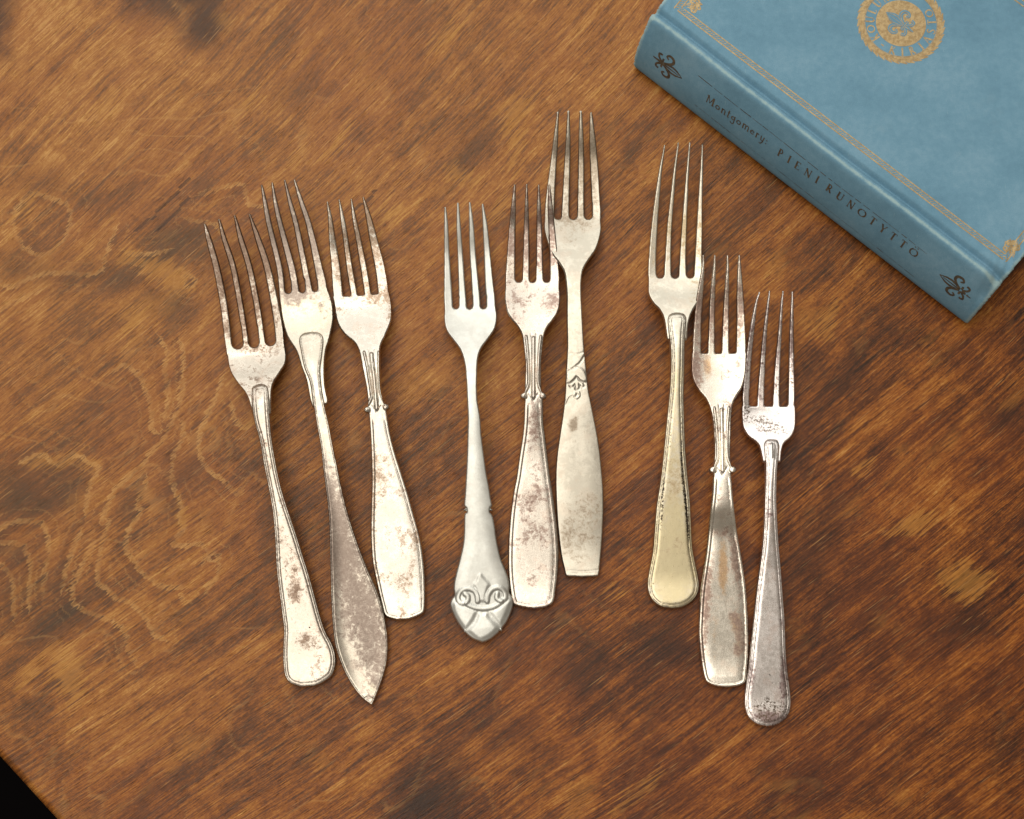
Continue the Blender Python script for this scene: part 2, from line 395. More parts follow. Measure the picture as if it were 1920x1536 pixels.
_zc = [0]
def ribbon(paths, lift, mapper, mat, name, parent):
    """strokes [(points, width)] in a local 2-D frame -> one thin raised mesh"""
    V, F = [], []
    for pts, wd in paths:
        pts = np.asarray(pts, float); wd = np.broadcast_to(np.asarray(wd, float), (len(pts),))
        if wd.max() <= 0: # filled polygon
            pass
        _zc[0] += 1; z = lift+(_zc[0] % 13)*.004
        tg = np.gradient(pts, axis=0); tg /= np.linalg.norm(tg, axis=1)[:, None]+1e-9
        nn = np.stack([-tg[:, 1], tg[:, 0]], 1); b = len(V)
        hw = wd[:, None]/2
        for q in mapper(pts-nn*hw, z): V.append(q)
        for q in mapper(pts+nn*hw, z): V.append(q)
        m = len(pts)
        for i in range(m-1): F.append([b+i, b+i+1, b+m+i+1, b+m+i])
    return mesh_obj(name, V, F, mat, parent, smooth=False)
def fill(polys, lift, mapper, mat, name, parent):
    V, F = [], []
    for pl in polys:
        _zc[0] += 1; z = lift+(_zc[0] % 13)*.004
        b = len(V)
        for q in mapper(np.asarray(pl, float), z): V.append(q)
        F.append(list(range(b, len(V))))
    return mesh_obj(name, V, F, mat, parent, smooth=False)
def arc(cx, cy, r, a0, a1, n=14, r2=None):
    a = np.radians(np.linspace(a0, a1, n)); rr = np.linspace(r, r2 if r2 is not None else r, n)
    return np.stack([cx+rr*np.cos(a), cy+rr*np.sin(a)], 1)
# roman letters: strokes in a 1-unit high box (x to the right, y up): (points, width)
T, t_ = .17, .075
def ser(x, y, w=.26): return ([(x-w/2, y), (x+w/2, y)], .05)
GL = {
 'P': (.62, [([(.14, 0), (.14, 1)], T), (arc(.2, .73, .26, 90, -90), .11), ser(.14, .02), ser(.10, .98, .2)]),
 'I': (.34, [([(.16, 0), (.16, 1)], T), ser(.16, .02), ser(.16, .98)]),
 'E': (.62, [([(.14, 0), (.14, 1)], T), ([(.1, .97), (.55, .97), (.55, .82)], .06), ([(.14, .52), (.44, .52)], .06), ([(.1, .03), (.58, .03), (.58, .2)], .06), ser(.12, .02, .2)]),
 'N': (.78, [([(.12, 0), (.12, 1)], t_), ([(.1, .98), (.64, .0)], T), ([(.64, .0), (.64, 1)], t_), ser(.12, .02, .22), ser(.64, .98, .22)]),
 'R': (.70, [([(.14, 0), (.14, 1)], T), (arc(.2, .74, .25, 90, -90), .11), ([(.26, .5), (.6, .0)], T), ser(.14, .02), ser(.10, .98, .2)]),
 'U': (.76, [(np.vstack([[(.14, 1)], arc(.38, .3, .25, 180, 360)[:8]]), T), (np.vstack([arc(.38, .3, .25, 270, 360)[3:], [(.63, 1)]]), t_), ser(.14, .98), ser(.63, .98, .22)]),
 'O': (.84, [(arc(.4, .5, .42, 60, 120, 8), t_), (arc(.4, .5, .42, 120, 240, 12), .15), (arc(.4, .5, .42, 240, 300, 8), t_), (arc(.4, .5, .42, -60, 60, 12), .15)]),
 'T': (.66, [([(.32, 0), (.32, 1)], T), ([(.02, .80), (.02, .97), (.62, .97), (.62, .80)], .06), ser(.32, .02)]),
 'Y': (.70, [([(.06, 1), (.36, .45)], T), ([(.64, 1), (.36, .45)], t_), ([(.36, .5), (.36, 0)], T), ser(.36, .02), ser(.08, .98, .22), ser(.62, .98, .2)]),
 'K': (.70, [([(.14, 0), (.14, 1)], T), ([(.2, .45), (.58, 1)], t_), ([(.26, .55), (.64, 0)], T), ser(.14, .02), ser(.14, .98)]),
 'L': (.60, [([(.14, 0), (.14, 1)], T), ([(.1, .03), (.54, .03), (.54, .22)], .06), ser(.14, .98)]),
 'J': (.42, [(np.vstack([[(.24, 1)], arc(.04, .12, .2, 0, -100, 8)]), T), ser(.24, .98)]),
 'A': (.76, [([(.06, 0), (.36, 1)], t_), ([(.36, 1), (.66, 0)], T), ([(.18, .36), (.54, .36)], .06), ser(.06, .02, .2), ser(.66, .02, .24)]),
 'S': (.56, [(np.vstack([arc(.27, .75, .2, 20, 200, 10), arc(.27, .27, .23, 60, -160, 12)]), .12)]),
 '-': (.5, [([(.05, .5), (.42, .5)], .13)]), ' ': (.45, []),
 'M': (1.0, [([(.12, .0), (.16, .95), (.02, .8)], .1), ([(.16, .95), (.45, .15), (.78, .95)], .13), ([(.78, .95), (.80, 0), (.92, .08)], .15)]),
 'o': (.50, [(arc(.22, .3, .2, 0, 360, 14), .10)]), 'n': (.54, [([(.1, .6), (.12, 0)], .12), (np.vstack([arc(.27, .4, .16, 160, 0, 8), [(.44, 0), (.5, .04)]]), .10)]),
 't': (.36, [([(.16, .85), (.14, .1), (.28, .02)], .11), ([(.02, .6), (.3, .62)], .07)]),
 'g': (.52, [(arc(.22, .34, .17, 0, 360, 12), .10), (np.vstack([[(.4, .6), (.4, -.1)], arc(.22, -.14, .18, 0, -170, 8)]), .09)]),
 'm': (.82, [([(.1, .6), (.12, 0)], .12), (np.vstack([arc(.25, .42, .14, 160, 0, 7), [(.39, 0)]]), .10), (np.vstack([arc(.55, .42, .14, 160, 0, 7), [(.70, 0), (.78, .04)]]), .10)]),
 'e': (.46, [(arc(.22, .3, .2, 20, 330, 14), .09), ([(.03, .3), (.4, .36)], .06)]), 'r': (.38, [([(.1, .6), (.12, 0)], .12), (arc(.24, .42, .13, 150, 40, 6), .10)]),
 'y': (.50, [([(.06, .6), (.14, .12), (.34, .1)], .10), ([(.4, .6), (.36, 0), (.2, -.3), (.04, -.26)], .10)]), ':': (.26, [([(.1, .05), (.1, .15)], .12), ([(.1, .42), (.1, .52)], .12)]),
}
GL['Ö'] = (.84, GL['O'][1]+[([(.24, 1.14), (.24, 1.26)], .12), ([(.56, 1.14), (.56, 1.26)], .12)])
def text_strokes(s, h, width):
    """strokes for a line of letters, height h, total length width (letter-spaced to fit)"""
    adv = sum(GL[c][0] for c in s)*h; gap = (width-adv)/max(len(s)-1, 1); x = 0; out = []
    for c in s:
        a, st = GL[c]
        for p, wd in st:
            p = np.asarray(p, float)
            out.append((p*h+np.array([x, 0]), wd*h*1.12))
        x += a*h+gap
    return out

def spine_uv(x, y):
    """(u, t) on the spine surface seen at photo pixel x, y"""
    us = np.linspace(U0, U1, 347); ts = np.linspace(2, SLEN, 161)
    UU, TT = np.meshgrid(us, ts); q = spine_world(UU.ravel(), TT.ravel())
    a, b = project(q); i = np.argmin((a-x)**2+(b-y)**2)
    return UU.ravel()[i], TT.ravel()[i]

def fleur(sx=1.0):
    """fleur-de-lis strokes, tip at +y, about 1 unit tall"""
    s = []
    s.append(([(0, .62), (-.10, .40), (-.12, .25), (-.03, -.05)], [.02, .06, .07, .03])); s.append(([(0, .62), (.10, .40), (.12, .25), (.03, -.05)], [.02, .06, .07, .03]))
    s.append(([(0, .5), (0, -.05)], [.02, .06]))
    for k in (-1, 1):
        c = np.array([(.04, -.05), (.12, .10), (.24, .22), (.38, .20), (.42, .06), (.33, -.02), (.27, .06)])*[k, 1]
        s.append((crom(c, 3), np.interp(np.linspace(0, 1, 19), [0, .4, 1], [.05, .10, .05])))
        c2 = np.array([(.04, -.12), (.14, -.24), (.26, -.26), (.28, -.16)])*[k, 1]
        s.append((crom(c2, 3), .07))
    s.append(([(-.18, -.09), (.18, -.09)], .07)); s.append(([(0, -.12), (0, -.42)], [.10, .03]))
    return s

def build_book():
    root = empty("book", (BO[0], BO[1], 0))
    tag(root, "blue cloth-covered old hardback book with gold borders and a round gilt emblem", "book")
    class Par: pass
    inv = np.array([BO[0], BO[1], 0])
    def put(o):
        return o
    def mk(name, V, F, mat, attrs=None, smooth=True):
        return mesh_obj(name, np.asarray(V)-inv, F, mat, root, smooth, attrs=attrs)
    # --- front board + joint + spine as one folded cloth case, inside offset gives the case its thickness
    tt = np.concatenate([np.arange(0, SLEN, .35), [SLEN]]); nn = np.concatenate([np.arange(19.6, 40, 1.0), np.arange(42, 118, 3.0), [118.6, 119.4, 119.9]])
    uu = np.concatenate([[U0, U0+.15, U0+.5, U0+1.0], np.arange(U0+1.6, 8, .7), np.arange(8, 162, 1.6), np.arange(162, U1-1.2, .6), [U1-1.0, U1-.5, U1-.15, U1]])
    def case(lift):
        rows = []
        for t in tt: rows.append(spine_world(uu, np.full(uu.shape, t), -lift))
        for n in nn:
            z = 28.1+0*uu-(max(0, n-118.6)/1.3)**2*.8
            r = book_pt(uu+lean(uu, z), np.full(uu.shape, n)+wobble(uu)*.6*max(0, 1-(n-19)/20), z+_shell(uu, np.full(uu.shape, n))-lift)
            rows.append(r)
        return rows
    outer, inner = case(0.), case(2.4)
    nr, nc = len(outer), len(uu)
    # round over the head and tail edges of the outer skin
    ed = np.minimum(uu-U0, U1-uu); drop = np.where(ed < 1.0, .9*(1-np.sqrt(np.clip(1-(1-ed)**2, 0, 1))), 0)
    V = []
    for i, r in enumerate(outer):
        q = r.copy()
        if i < len(tt):
            d = inner[i]-r; q = r+d/2.4*drop[:, None]
        else: q[:, 2] -= drop/1000
        V.append(q)
    fray = np.random.RandomState(3)
    for q in V:
        for c in (0, 1, nc-2, nc-1):
            q[c, :2] += BU*fray.uniform(-.00028, .00028); q[c, 2] += fray.uniform(-.00012, .00012)
    V = np.concatenate(V+[np.array(r) for r in inner])
    idx = np.arange(nr*nc).reshape(nr, nc); idn = idx+nr*nc
    F = []
    for a, s in ((idx, 1), (idn, -1)):
        q = np.stack([a[:-1, :-1], a[:-1, 1:], a[1:, 1:], a[1:, :-1]], -1).reshape(-1, 4)
        F += (q if s > 0 else q[:, ::-1]).tolist()
    for c, s in ((0, 1), (nc-1, -1)):
        for i in range(nr-1):
            f = [idx[i, c], idx[i+1, c], idn[i+1, c], idn[i, c]]; F.append(f if s > 0 else f[::-1])
    for r_, s in ((0, -1), (nr-1, 1)):
        for j in range(nc-1):
            f = [idx[r_, j], idx[r_, j+1], idn[r_, j+1], idn[r_, j]]; F.append(f if s < 0 else f[::-1])
    # wear: pale rubbed ridge of joint and the frayed ends
    tn = np.concatenate([tt, SLEN+(nn-19)]); Tn, Uu = np.meshgrid(tn, uu, indexing='ij')
    trid = _sl[np.argmax(SP[:, 1])]
    wear = .85*np.exp(-((Tn-trid-.1)/1.0)**2)+.9*np.exp(-(np.minimum(Uu-U0, U1-Uu)/1.6)**2)+.3*np.exp(-((Uu-170)/5)**2-((Tn-trid)/4)**2)
    wear = np.concatenate([wear.ravel(), wear.ravel()])
    allV, allF = np.asarray(V), F
    # split the case: spine / front_cover (shared border row keeps them joined)
    cut = len(tt)-1
    def part(name, rows0, rows1):
        keep = set(); fs = []
        ids = np.zeros(len(allV), int)-1
        rowof = np.concatenate([np.repeat(np.arange(nr), nc)]*2)
        fs = [f for f in allF if all(rows0 <= rowof[v] <= rows1 for v in f)]
        used = sorted({v for f in fs for v in f}); mp = {v: i for i, v in enumerate(used)}
        return mk(name, allV[used], [[mp[v] for v in f] for f in fs], CLOTH, attrs=dict(wear=wear[used]))
    sp = part("spine", 0, cut); fc = part("front_cover", cut, nr-1)
    # back board
    def slab(name, n0, n1, z0, z1, u0, u1, mat, bev=.5):
        V = []
        prof = [(z0, bev), (z0+bev, 0), (z1-bev, 0), (z1, bev)]
        for z, ins in prof:
            for (u, n) in ((u0+ins, n0+ins), (u1-ins, n0+ins), (u1-ins, n1-ins), (u0+ins, n1-ins)):
                V.append(book_pt(np.array([u+float(lean(u, z))]), np.array([n]), np.array([z]))[0])
        F = [[3, 2, 1, 0], [12, 13, 14, 15]]
        for k in range(3):
            for i in range(4): F.append([k*4+i, k*4+(i+1) % 4, k*4+4+(i+1) % 4, k*4+4+i])
        return mk(name, V, F, mat, smooth=False, attrs=dict(wear=[.3]*16))
    slab("back_cover", 3.2, 119.9, .05, 2.5, U0, U1, CLOTH)
    g = G("yellowed page edges"); x, y, z = g.xyz(g.pos)
    lay = g.noise(g.vec(g.mul(x, 20.), g.mul(y, 20.), g.mul(z, 5200.)), 1., 2.)
    g.out(color=g.mix(lay, (.42, .34, .22), (.68, .60, .44)), rough=.9, normal=g.bump(lay, .0002, .6))
    slab("page_block", 16.5, 116.5, 2.6, 25.4, U0+2.6, U1-2.6, g.m, .2)

    top = 28.1
    def cov(p, z):                                                  # cover frame: x = n, y = -u  (head of book = up)
        p = np.asarray(p, float); zz = top+z+_shell(p[:, 0], p[:, 1])
        return book_pt(p[:, 0]+lean(p[:, 0], zz), p[:, 1], zz)-inv
    def cpx(x, y):                                                  # photo pixel on the cover -> (u, n)
        a = np.array(P(x, y, BH))-BO; u = a@BU*1000; n = a@BN*1000
        return u-float(lean(u, 28.1)), n
    # double gold border: two rules with a twisted hatch between them
    def rect(d):
        u0, n0 = cpx(1264, 15); u1, _ = cpx(1886, 491)
        return u0-d, u1+d, n0-d, 113+d
    segs = []
    for d, wd in ((0.0, .55), (-2.1, .50)):
        a, b, c, e = rect(d)
        for p, q in (((a, c), (b, c)), ((b, c), (b, e)), ((b, e), (a, e)), ((a, e), (a, c))):
            n = 40; L = np.linspace(0, 1, n)[:, None]; pts = np.array(p)*(1-L)+np.array(q)*L
            segs.append((pts, wd))
    rs = random.Random(5)
    a, b, c, e = rect(-.55); a2, b2, c2, e2 = rect(-1.55)
    k = a
    while k < b:
        segs.append(([(k, c+.05), (k+1.0, c2-.05)], .26)); k += 1.15
    k = c
    while k < e:
        segs.append(([(a+.05, k), (a2-.05, k+1.0)], .26)); segs.append(([(b-.05, k), (b2+.05, k+1.0)], .26)); k += 1.15
    ribbon(segs, .03, cov, GOLDF, "gold_border", root)
    # corner ornaments
    for (px, py, fx, fn) in ((1303, 10, 1, 1), (1896, 462, -1, 1)):
        u, n = cpx(px, py)
        st = []
        for p, wd in fleur():
            p = np.asarray(p, float)*7.4; s = math.sqrt(.5)
            q = np.stack([u+fx*(-(p[:, 1])*s+p[:, 0]*s), n+fn*(-(p[:, 1])*s-p[:, 0]*s)], 1)
            st.append((q, np.asarray(wd)*8.6))
        for i in range(7):
            a = i*52; st.append((arc(u+1.9*math.cos(R(a)), n+1.9*math.sin(R(a)), .62, 0, 330, 9), .55))
        ribbon(st, .03, cov, GOLDF, "corner_ornament", root)
    # round emblem
    eu, en = cpx(1689, 44); k = DIST*.95/FPX*1000*1.02
    def em(p, z):                                                   # emblem frame: x right, y up towards the head
        p = np.asarray(p, float); return cov(np.stack([eu-p[:, 1], en+p[:, 0]], 1), z)
    rO, rR, rT, rI = 80*k, 71*k, 68*k, 48.5*k
    # leafy wreath rim: overlapping slanted leaves round the edge
    lv = []
    for i in range(36):
        a = i*10; c0 = math.radians(a); c1 = math.radians(a+15)
        lv.append(([(rR*1.03*math.cos(c0), rR*1.03*math.sin(c0)), (rO*.985*math.cos((c0+c1)/2), rO*.985*math.sin((c0+c1)/2)), (rO*1.065*math.cos(c1), rO*1.065*math.sin(c1))], [6.5*k, 9.5*k, 1.5*k]))
    ribbon([(arc(0, 0, rR*1.035, 0, 360, 90), 4.6*k), (arc(0, 0, rR*.985, 0, 360, 90), 1.6*k)], .085, em, GOLDF, 'emblem_ring', root)
    ribbon(lv, .03, em, GOLDF, "emblem_wreath", root)
    disc = [arc(0, 0, rI, 0, 360, 73)[:-1]]
    fill(disc, .03, em, GOLDF, "emblem_disc", root)
    fl = [(np.asarray(p)*62*k-np.array([0, 3*k]), np.asarray(wd)*62*k*1.4) for p, wd in fleur()]
    fill([np.array([(0, .62), (-.13, .42), (-.13, .25), (-.03, -.05), (.03, -.05), (.13, .25), (.13, .42)])*62*k-np.array([0, 3*k])], .075, em, CLOTH, 'fleur_petal', root)
    ribbon(fl, .09, em, CLOTH, "fleur_de_lis", root)
    fl2 = [(np.asarray(p)*62*k-np.array([1.0*k, 3*k]), np.asarray(wd)*62*k*.26) for p, wd in fleur()]
    ribbon(fl2, .14, em, GOLDF, "fleur_de_lis_highlight", root)
    # ring lettering: upper words clockwise, lower word anticlockwise, dashes at each side
    st = []
    lh = 16.5*k; rb = 51.5*k
    def ring(word, a0, da, outward):
        for i, ch in enumerate(word):
            a = math.radians(a0+da*i); ad, sts = GL[ch]
            for p, wd in sts:
                p = np.asarray(p, float)*lh; x = p[:, 0]-ad*lh*.5; yy = p[:, 1]
                if outward: r = rb+yy; th = a-x/(rb+lh*.5)
                else: r = rb+lh-yy; th = a+x/(rb+lh*.5)
                st.append((np.stack([r*np.cos(th), r*np.sin(th)], 1), np.asarray(wd)*lh*1.15))
    ring("KOULUN", 160, -18.5, True); ring("KIRJASTO", 201, 18.6, False); ring("-", 180, 0, True)
    ribbon(st, .03, em, GOLDF, "emblem_lettering", root)

    # ---------------- spine print
    def onsp(u0, t0, du, dt):
        """frame on the spine: origin, unit vectors in (u,t); x along, y towards the ridge"""
        def f(p, z):
            p = np.asarray(p, float)
            return spine_world(u0+p[:, 0]*du[0]+p[:, 1]*dt[0], t0+p[:, 0]*du[1]+p[:, 1]*dt[1], z)-inv
        return f
    def line_text(s, p0, p1, h, name):
        (u0, t0), (u1, t1) = spine_uv(*p0), spine_uv(*p1)
        L = math.hypot(u1-u0, t1-t0); d = ((u1-u0)/L, (t1-t0)/L)
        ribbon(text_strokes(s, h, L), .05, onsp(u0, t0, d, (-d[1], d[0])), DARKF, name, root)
    line_text("Montgomery:", (1322, 190), (1437, 272), 4.3, "author_lettering")
    line_text("PIENI", (1457, 291), (1532, 345), 3.9, "title_lettering")
    line_text("RUNOTYTTÖ", (1548, 356), (1716, 484), 3.9, "title_lettering")
    rr = random.Random(2)
    for (pa, pb), wd in ((((1310, 142), (1738, 476)), .24), (((1303, 196), (1716, 521)), .20)):
        (u0, t0), (u1, t1) = spine_uv(*pa), spine_uv(*pb); segs = []; f = 0
        while f < 1:
            l = rr.uniform(.01, .05); g1 = min(1, f+l); n = 4; L = np.linspace(f, g1, n)
            segs.append((np.stack([u0+(u1-u0)*L, t0+(t1-t0)*L], 1), wd*rr.uniform(.4, 1.25))); f = g1+rr.uniform(0, .012)
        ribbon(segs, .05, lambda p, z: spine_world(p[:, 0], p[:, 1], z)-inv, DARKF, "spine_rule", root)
    for (pc, sg) in (((1247, 122), 1), ((1797, 541), -1)):
        u, t = spine_uv(*pc)
        st = []
        for p, wd in fleur():
            p = np.asarray(p, float)*[12.5, 14.5]
            st.append((np.stack([u+sg*p[:, 1], t+p[:, 0]], 1), np.asarray(wd)*13.5))
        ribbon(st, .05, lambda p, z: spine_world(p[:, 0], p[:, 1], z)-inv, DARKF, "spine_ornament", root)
build_book()

# ------------------------------------------------------------------ forks
def silver(name, base=(.66, .62, .55), rough=.33, tcol=(.20, .135, .10), t2=(.40, .31, .25), amt=.0, blot=.5, speck=.3, grime=.8, seed=0., pit=0., tint=(.6, .5, .3), bump=.5):
    g = G(name)
    x, y, z = g.xyz(g.pos); mm = g.vec(g.mad(x, 1000., seed*37.), g.mul(y, 1000.), g.mad(z, 1000., seed*11.))
    A = g.noise(mm, .11, 4., .6, .5); B = g.noise(mm, .46, 7., .74, .4); C = g.noise(mm, 2.1, 5., .75); D = g.noise(mm, .95, 6., .8)
    st = g.attr('stain_and_reflection'); gr = g.attr('groove')
    n = g.add(g.mul(g.sub(A, .5), 3.2*blot), g.add(g.mul(g.sub(B, .5), 4.2*blot), g.mul(g.sub(C, .5), 1.8*blot)))
    v = g.add(g.add(g.mul(st, g.mad(g.sub(B, .5), 2.4, 1.)), amt), n)
    tar = g.step(v, .08, .62); deep = g.step(v, .55, 1.15)
    sp = g.step(g.mad(g.sub(C, .5), 1.1, g.mad(g.sub(D, .5), 1.3, g.mul(st, .30))), .17, .30)
    pale = g.step(g.mad(g.sub(g.mad(g.sub(B, .5), 1.0, A), .5), min(1., blot*2.6), .5), .42, .60)
    col = g.mix(pale, tuple(c*k for c, k in zip(base, (.86, .85, .84))), tuple(min(1., c*1.07) for c in base))
    pink = g.step(g.noise(mm, .20, 4., .6), .50, .66)
    col = g.mix(g.mul(pink, .45*min(1., blot*2)), col, tuple(c*k for c, k in zip(base, (.90, .76, .70))))
    tn = g.step(g.mad(g.sub(B, .5), 1.4, g.attr('tint')), .15, .75)
    col = g.mix(g.mul(tn, .85), col, tint)
    col = g.mix(tar, col, g.mix(g.step(D, .40, .60), tcol, t2))
    col = g.mix(g.mul(deep, .6), col, tcol)
    col = g.mix(g.mul(sp, speck), col, tcol)
    if pit:
        pm = g.step(g.noise(mm, 1.25, 5., .75), .50, .56); pz = g.step(g.add(g.attr('pit'), g.mul(g.sub(B, .5), 1.6)), .3, .6)
        pm = g.mul(g.mul(pm, pz), pit); col = g.mix(pm, col, (.10, .07, .045))
    gm = g.mul(g.step(gr, .30, .85), g.mul(g.step(g.noise(mm, .8, 4., .7), .38, .56), grime))
    col = g.mix(gm, col, (.050, .032, .022))
    bk = g.attr('black'); bm = g.step(g.mad(g.sub(g.noise(mm, 1.1, 4., .8), .5), 2.4, bk), .45, .62)
    col = g.mix(g.mul(bm, .93), col, (.020, .011, .008))
    ro = g.mad(tar, .12, rough); ro = g.mad(g.sub(D, .5), .22, ro); ro = g.mad(gm, .3, ro)
    sc1 = g.noise(g.vec(g.mul(x, 3200.), g.mul(y, 380.), seed), 1., 2.)
    h = g.add(g.mul(C, .10), g.mul(sc1, .30)); h = g.mad(g.noise(mm, .34, 1.5, .4), 0.8, h)
    return g.out(color=col, rough=ro, metal=g.mad(gm, -.6, .97), normal=g.bump(h, .000055, bump))

def sm(x, a, b):
    t = np.clip((x-a)/(b-a), 0, 1); return t*t*(3-2*t)
def smax(a, b, k):
    h = np.maximum(k-np.abs(a-b), 0)/k; return np.maximum(a, b)+h*h*k/4
def outline(L, Rr, k=4):
    return np.concatenate([crom(L, k), crom(Rr, k)[::-1]])
def tine_poly(st):
    st = np.asarray(st, float); c = crom(st, 4); xy, w_ = c[:, :2], c[:, 2]
    tg = np.gradient(xy, axis=0); tg /= np.linalg.norm(tg, axis=1)[:, None]; nn = np.stack([-tg[:, 1], tg[:, 0]], 1)
    tip = xy[-1]+tg[-1]*w_[-1]*.35
    return np.concatenate([xy+nn*w_[:, None]/2, [tip], (xy-nn*w_[:, None]/2)[::-1]])

def make_fork(label, mat, tines, head, handle, style, zk, tipz=13., lift=0., threads=(), tgr=.16, pads=(), strokes=(), circles=(), stains_and_reflections=(), blacks=(), pits=(), tints=(), dome=.35, domew=18., concave=0., cup=.8, raised=.5, slots='round', collar=None, finial=None, domepoly=None):
    tines = [list(t) for t in tines]
    mid_ = np.mean([t[1][0] for t in tines])
    for i_, t in enumerate(tines):                                  # keep the buried root of each tine inside the bowl
        x_, y_, w_ = t[0]; t[0] = (x_+(1.6 if x_ < mid_ else -1.6)*(1 if i_ in (0, 3) else 0), y_, w_*(.80 if i_ in (0, 3) else .96))
    tp = [tine_poly(t) for t in tines]
    tips0 = np.mean([t[-1][:2] for t in tines], 0); low0 = np.array(handle[0][-1], float); ax0 = (tips0-low0)/np.linalg.norm(tips0-low0); bx0 = np.array([-ax0[1], ax0[0]])
    caps = []
    head = (list(head[0]), list(head[1]))
    if slots == 'round':
        L0, R0 = np.array(head[0][0], float), np.array(head[1][0], float)
        for a_, c_ in zip(tines[:-1], tines[1:]):
            a1, c1 = np.array(a_[1][:2], float), np.array(c_[1][:2], float); m_ = (a1+c1)/2+(a_[1][2]-c_[1][2])/4*(c1-a1)/np.linalg.norm(c1-a1)
            r_ = (np.linalg.norm(c1-a1)-(a_[1][2]+c_[1][2])/2)/2
            f = (m_-L0)@(R0-L0)/((R0-L0)@(R0-L0)); q_ = L0+(R0-L0)*f
            dr = (m_-q_) if (m_-q_)@ax0 > 6 else ax0; dr = dr/np.linalg.norm(dr)
            caps.append((q_+dr*r_, q_+dr*r_*4, r_))
        rm = np.mean([c[2] for c in caps])
        ins = (R0-L0)/np.linalg.norm(R0-L0)*2.2
        head[0][0] = tuple(L0+ax0*rm*.8+ins); head[1][0] = tuple(R0+ax0*rm*.8-ins)
    hp = outline(*head); kp = outline(*handle); dpoly = outline(*domepoly) if domepoly else None
    tips = np.array([t[-1][:2] for t in tines]); B = tips.mean(0)
    end = kp[np.argmax(kp[:, 1])] if True else None
    A = np.array([np.mean([handle[0][-1][0], handle[1][-1][0]]), kp[:, 1].max()])
    ax = (B-A); Lp = np.linalg.norm(ax); ax = ax/Lp; bx = np.array([-ax[1], ax[0]])
    allp = np.concatenate(tp+[hp, kp]+[np.array([[c[0]-c[2], c[1]-c[2]], [c[0]+c[2], c[1]+c[2]]]) for c in circles])
    sa = (allp-A)@ax; sb = (allp-A)@bx
    da, db = 1.7, 1.05
    S, Tt = np.meshgrid(np.arange(sa.min()-4, sa.max()+4, da), np.arange(sb.min()-4, sb.max()+4, db), indexing='ij')
    def fields(S, Tt):
        X = A[0]+ax[0]*S+bx[0]*Tt; Y = A[1]+ax[1]*S+bx[1]*Tt
        def sdf(poly, cut=14.):
            o = np.full(X.shape, -cut); m = (X > poly[:, 0].min()-cut) & (X < poly[:, 0].max()+cut) & (Y > poly[:, 1].min()-cut) & (Y < poly[:, 1].max()+cut)
            if m.any(): o[m] = seg_dist(X[m], Y[m], poly, True)
            return o
        dt = np.stack([sdf(p, 8.) for p in tp]); dh = sdf(hp); dk = sdf(kp)
        d = smax(dh, dt.max(0), 3.0)
        for c0, c1, r_ in caps: d = np.minimum(d, np.maximum(seg_dist(X, Y, [c0, c1])-r_, -9))
        d = np.maximum(d, dk)
        for cx, cy, r in circles: d = smax(d, r-np.hypot(X-cx, Y-cy), 1.5)
        return X, Y, d, dt, dh, dk
    X, Y, d, dt, dh, dk = fields(S, Tt)
    gs, gt = np.gradient(d, da, db); gl = np.hypot(gs, gt)+1e-6
    thr = .62*db
    snap = np.abs(d) < thr
    mv = np.where(snap, -d/gl, 0); S2 = S+mv*gs/gl; T2 = Tt+mv*gt/gl
    near = snap | (d > 0)
    X, Y, d, dt, dh, dk = fields(S2, T2)
    d = np.where(snap, 0, np.maximum(d, 0))
    # faces
    ni, nj = S.shape; idx = np.arange(ni*nj).reshape(ni, nj); k = near
    q = [idx[:-1, :-1], idx[1:, :-1], idx[1:, 1:], idx[:-1, 1:]]; kk = [k[:-1, :-1], k[1:, :-1], k[1:, 1:], k[:-1, 1:]]
    cnt = sum(a.astype(int) for a in kk)
    sn = snap; allsnap = sn[:-1, :-1] & sn[1:, :-1] & sn[1:, 1:] & sn[:-1, 1:]
    mid = .25*(d[:-1, :-1]+d[1:, :-1]+d[1:, 1:]+d[:-1, 1:])
    full = (cnt == 4); F = [tuple(r) for r in np.stack([a[full] for a in q], -1)]
    tri = (cnt == 3)
    qs = np.stack([a[tri] for a in q], -1); ks = np.stack([a[tri] for a in kk], -1)
    for r, m in zip(qs, ks): F.append(tuple(r[m]))
    used = np.unique(np.concatenate([np.array(f) for f in F])); mp = np.full(ni*nj, -1); mp[used] = np.arange(len(used))
    F = [tuple(mp[list(f)]) for f in F]
    f_ = lambda a: a.ravel()[used]
    X, Y, d, dh, dk, S2 = map(f_, (X, Y, d, dh, dk, S2)); T2 = f_(T2); dt = dt.reshape(len(tp), -1)[:, used]
    s = np.clip(S2/Lp, 0, 1.02)
    # long profile (mm) : smooth curve through knots
    zx = np.array([k_[0] for k_ in zk]); zy = np.array([k_[1] for k_ in zk])
    gx = np.linspace(-.15, 1.15, 1301); gy = np.interp(gx, zx, zy); kx = np.exp(-(np.arange(-70, 71)/24.)**2); kx /= kx.sum()
    gy = np.convolve(np.pad(gy, 70, mode='edge'), kx, 'valid'); zc = np.interp(s, gx, gy)+lift
    root = np.mean([(np.array(t[0][:2])-A)@ax for t in tines])/Lp          # s where tines leave the bowl
    nb = (np.array(head[0][-1])-A)@ax/Lp
    # full thickness (mm)
    th = np.interp(s, [0, .05, nb-.02, nb+.05, root, 1.0], [1.9, 2.0, 2.6, 2.5, 1.9, 1.3])
    r = np.minimum(2.4, 6)                                                  # edge rounding radius, px
    e = np.clip(1-d/r, 0, 1); drop = th*.42*(1-np.sqrt(np.clip(1-e*e, 0, 1)))
    top = zc+th/2-drop; bot = zc-th/2+drop*.9
    inh = dk > -1
    # bowl: dished across; handle: domed (or hollow)
    hd = (dk < 0)
    bw = np.clip(1-np.clip(np.maximum(dh, dt.max(0)), 0, 30)/30., 0, 1)
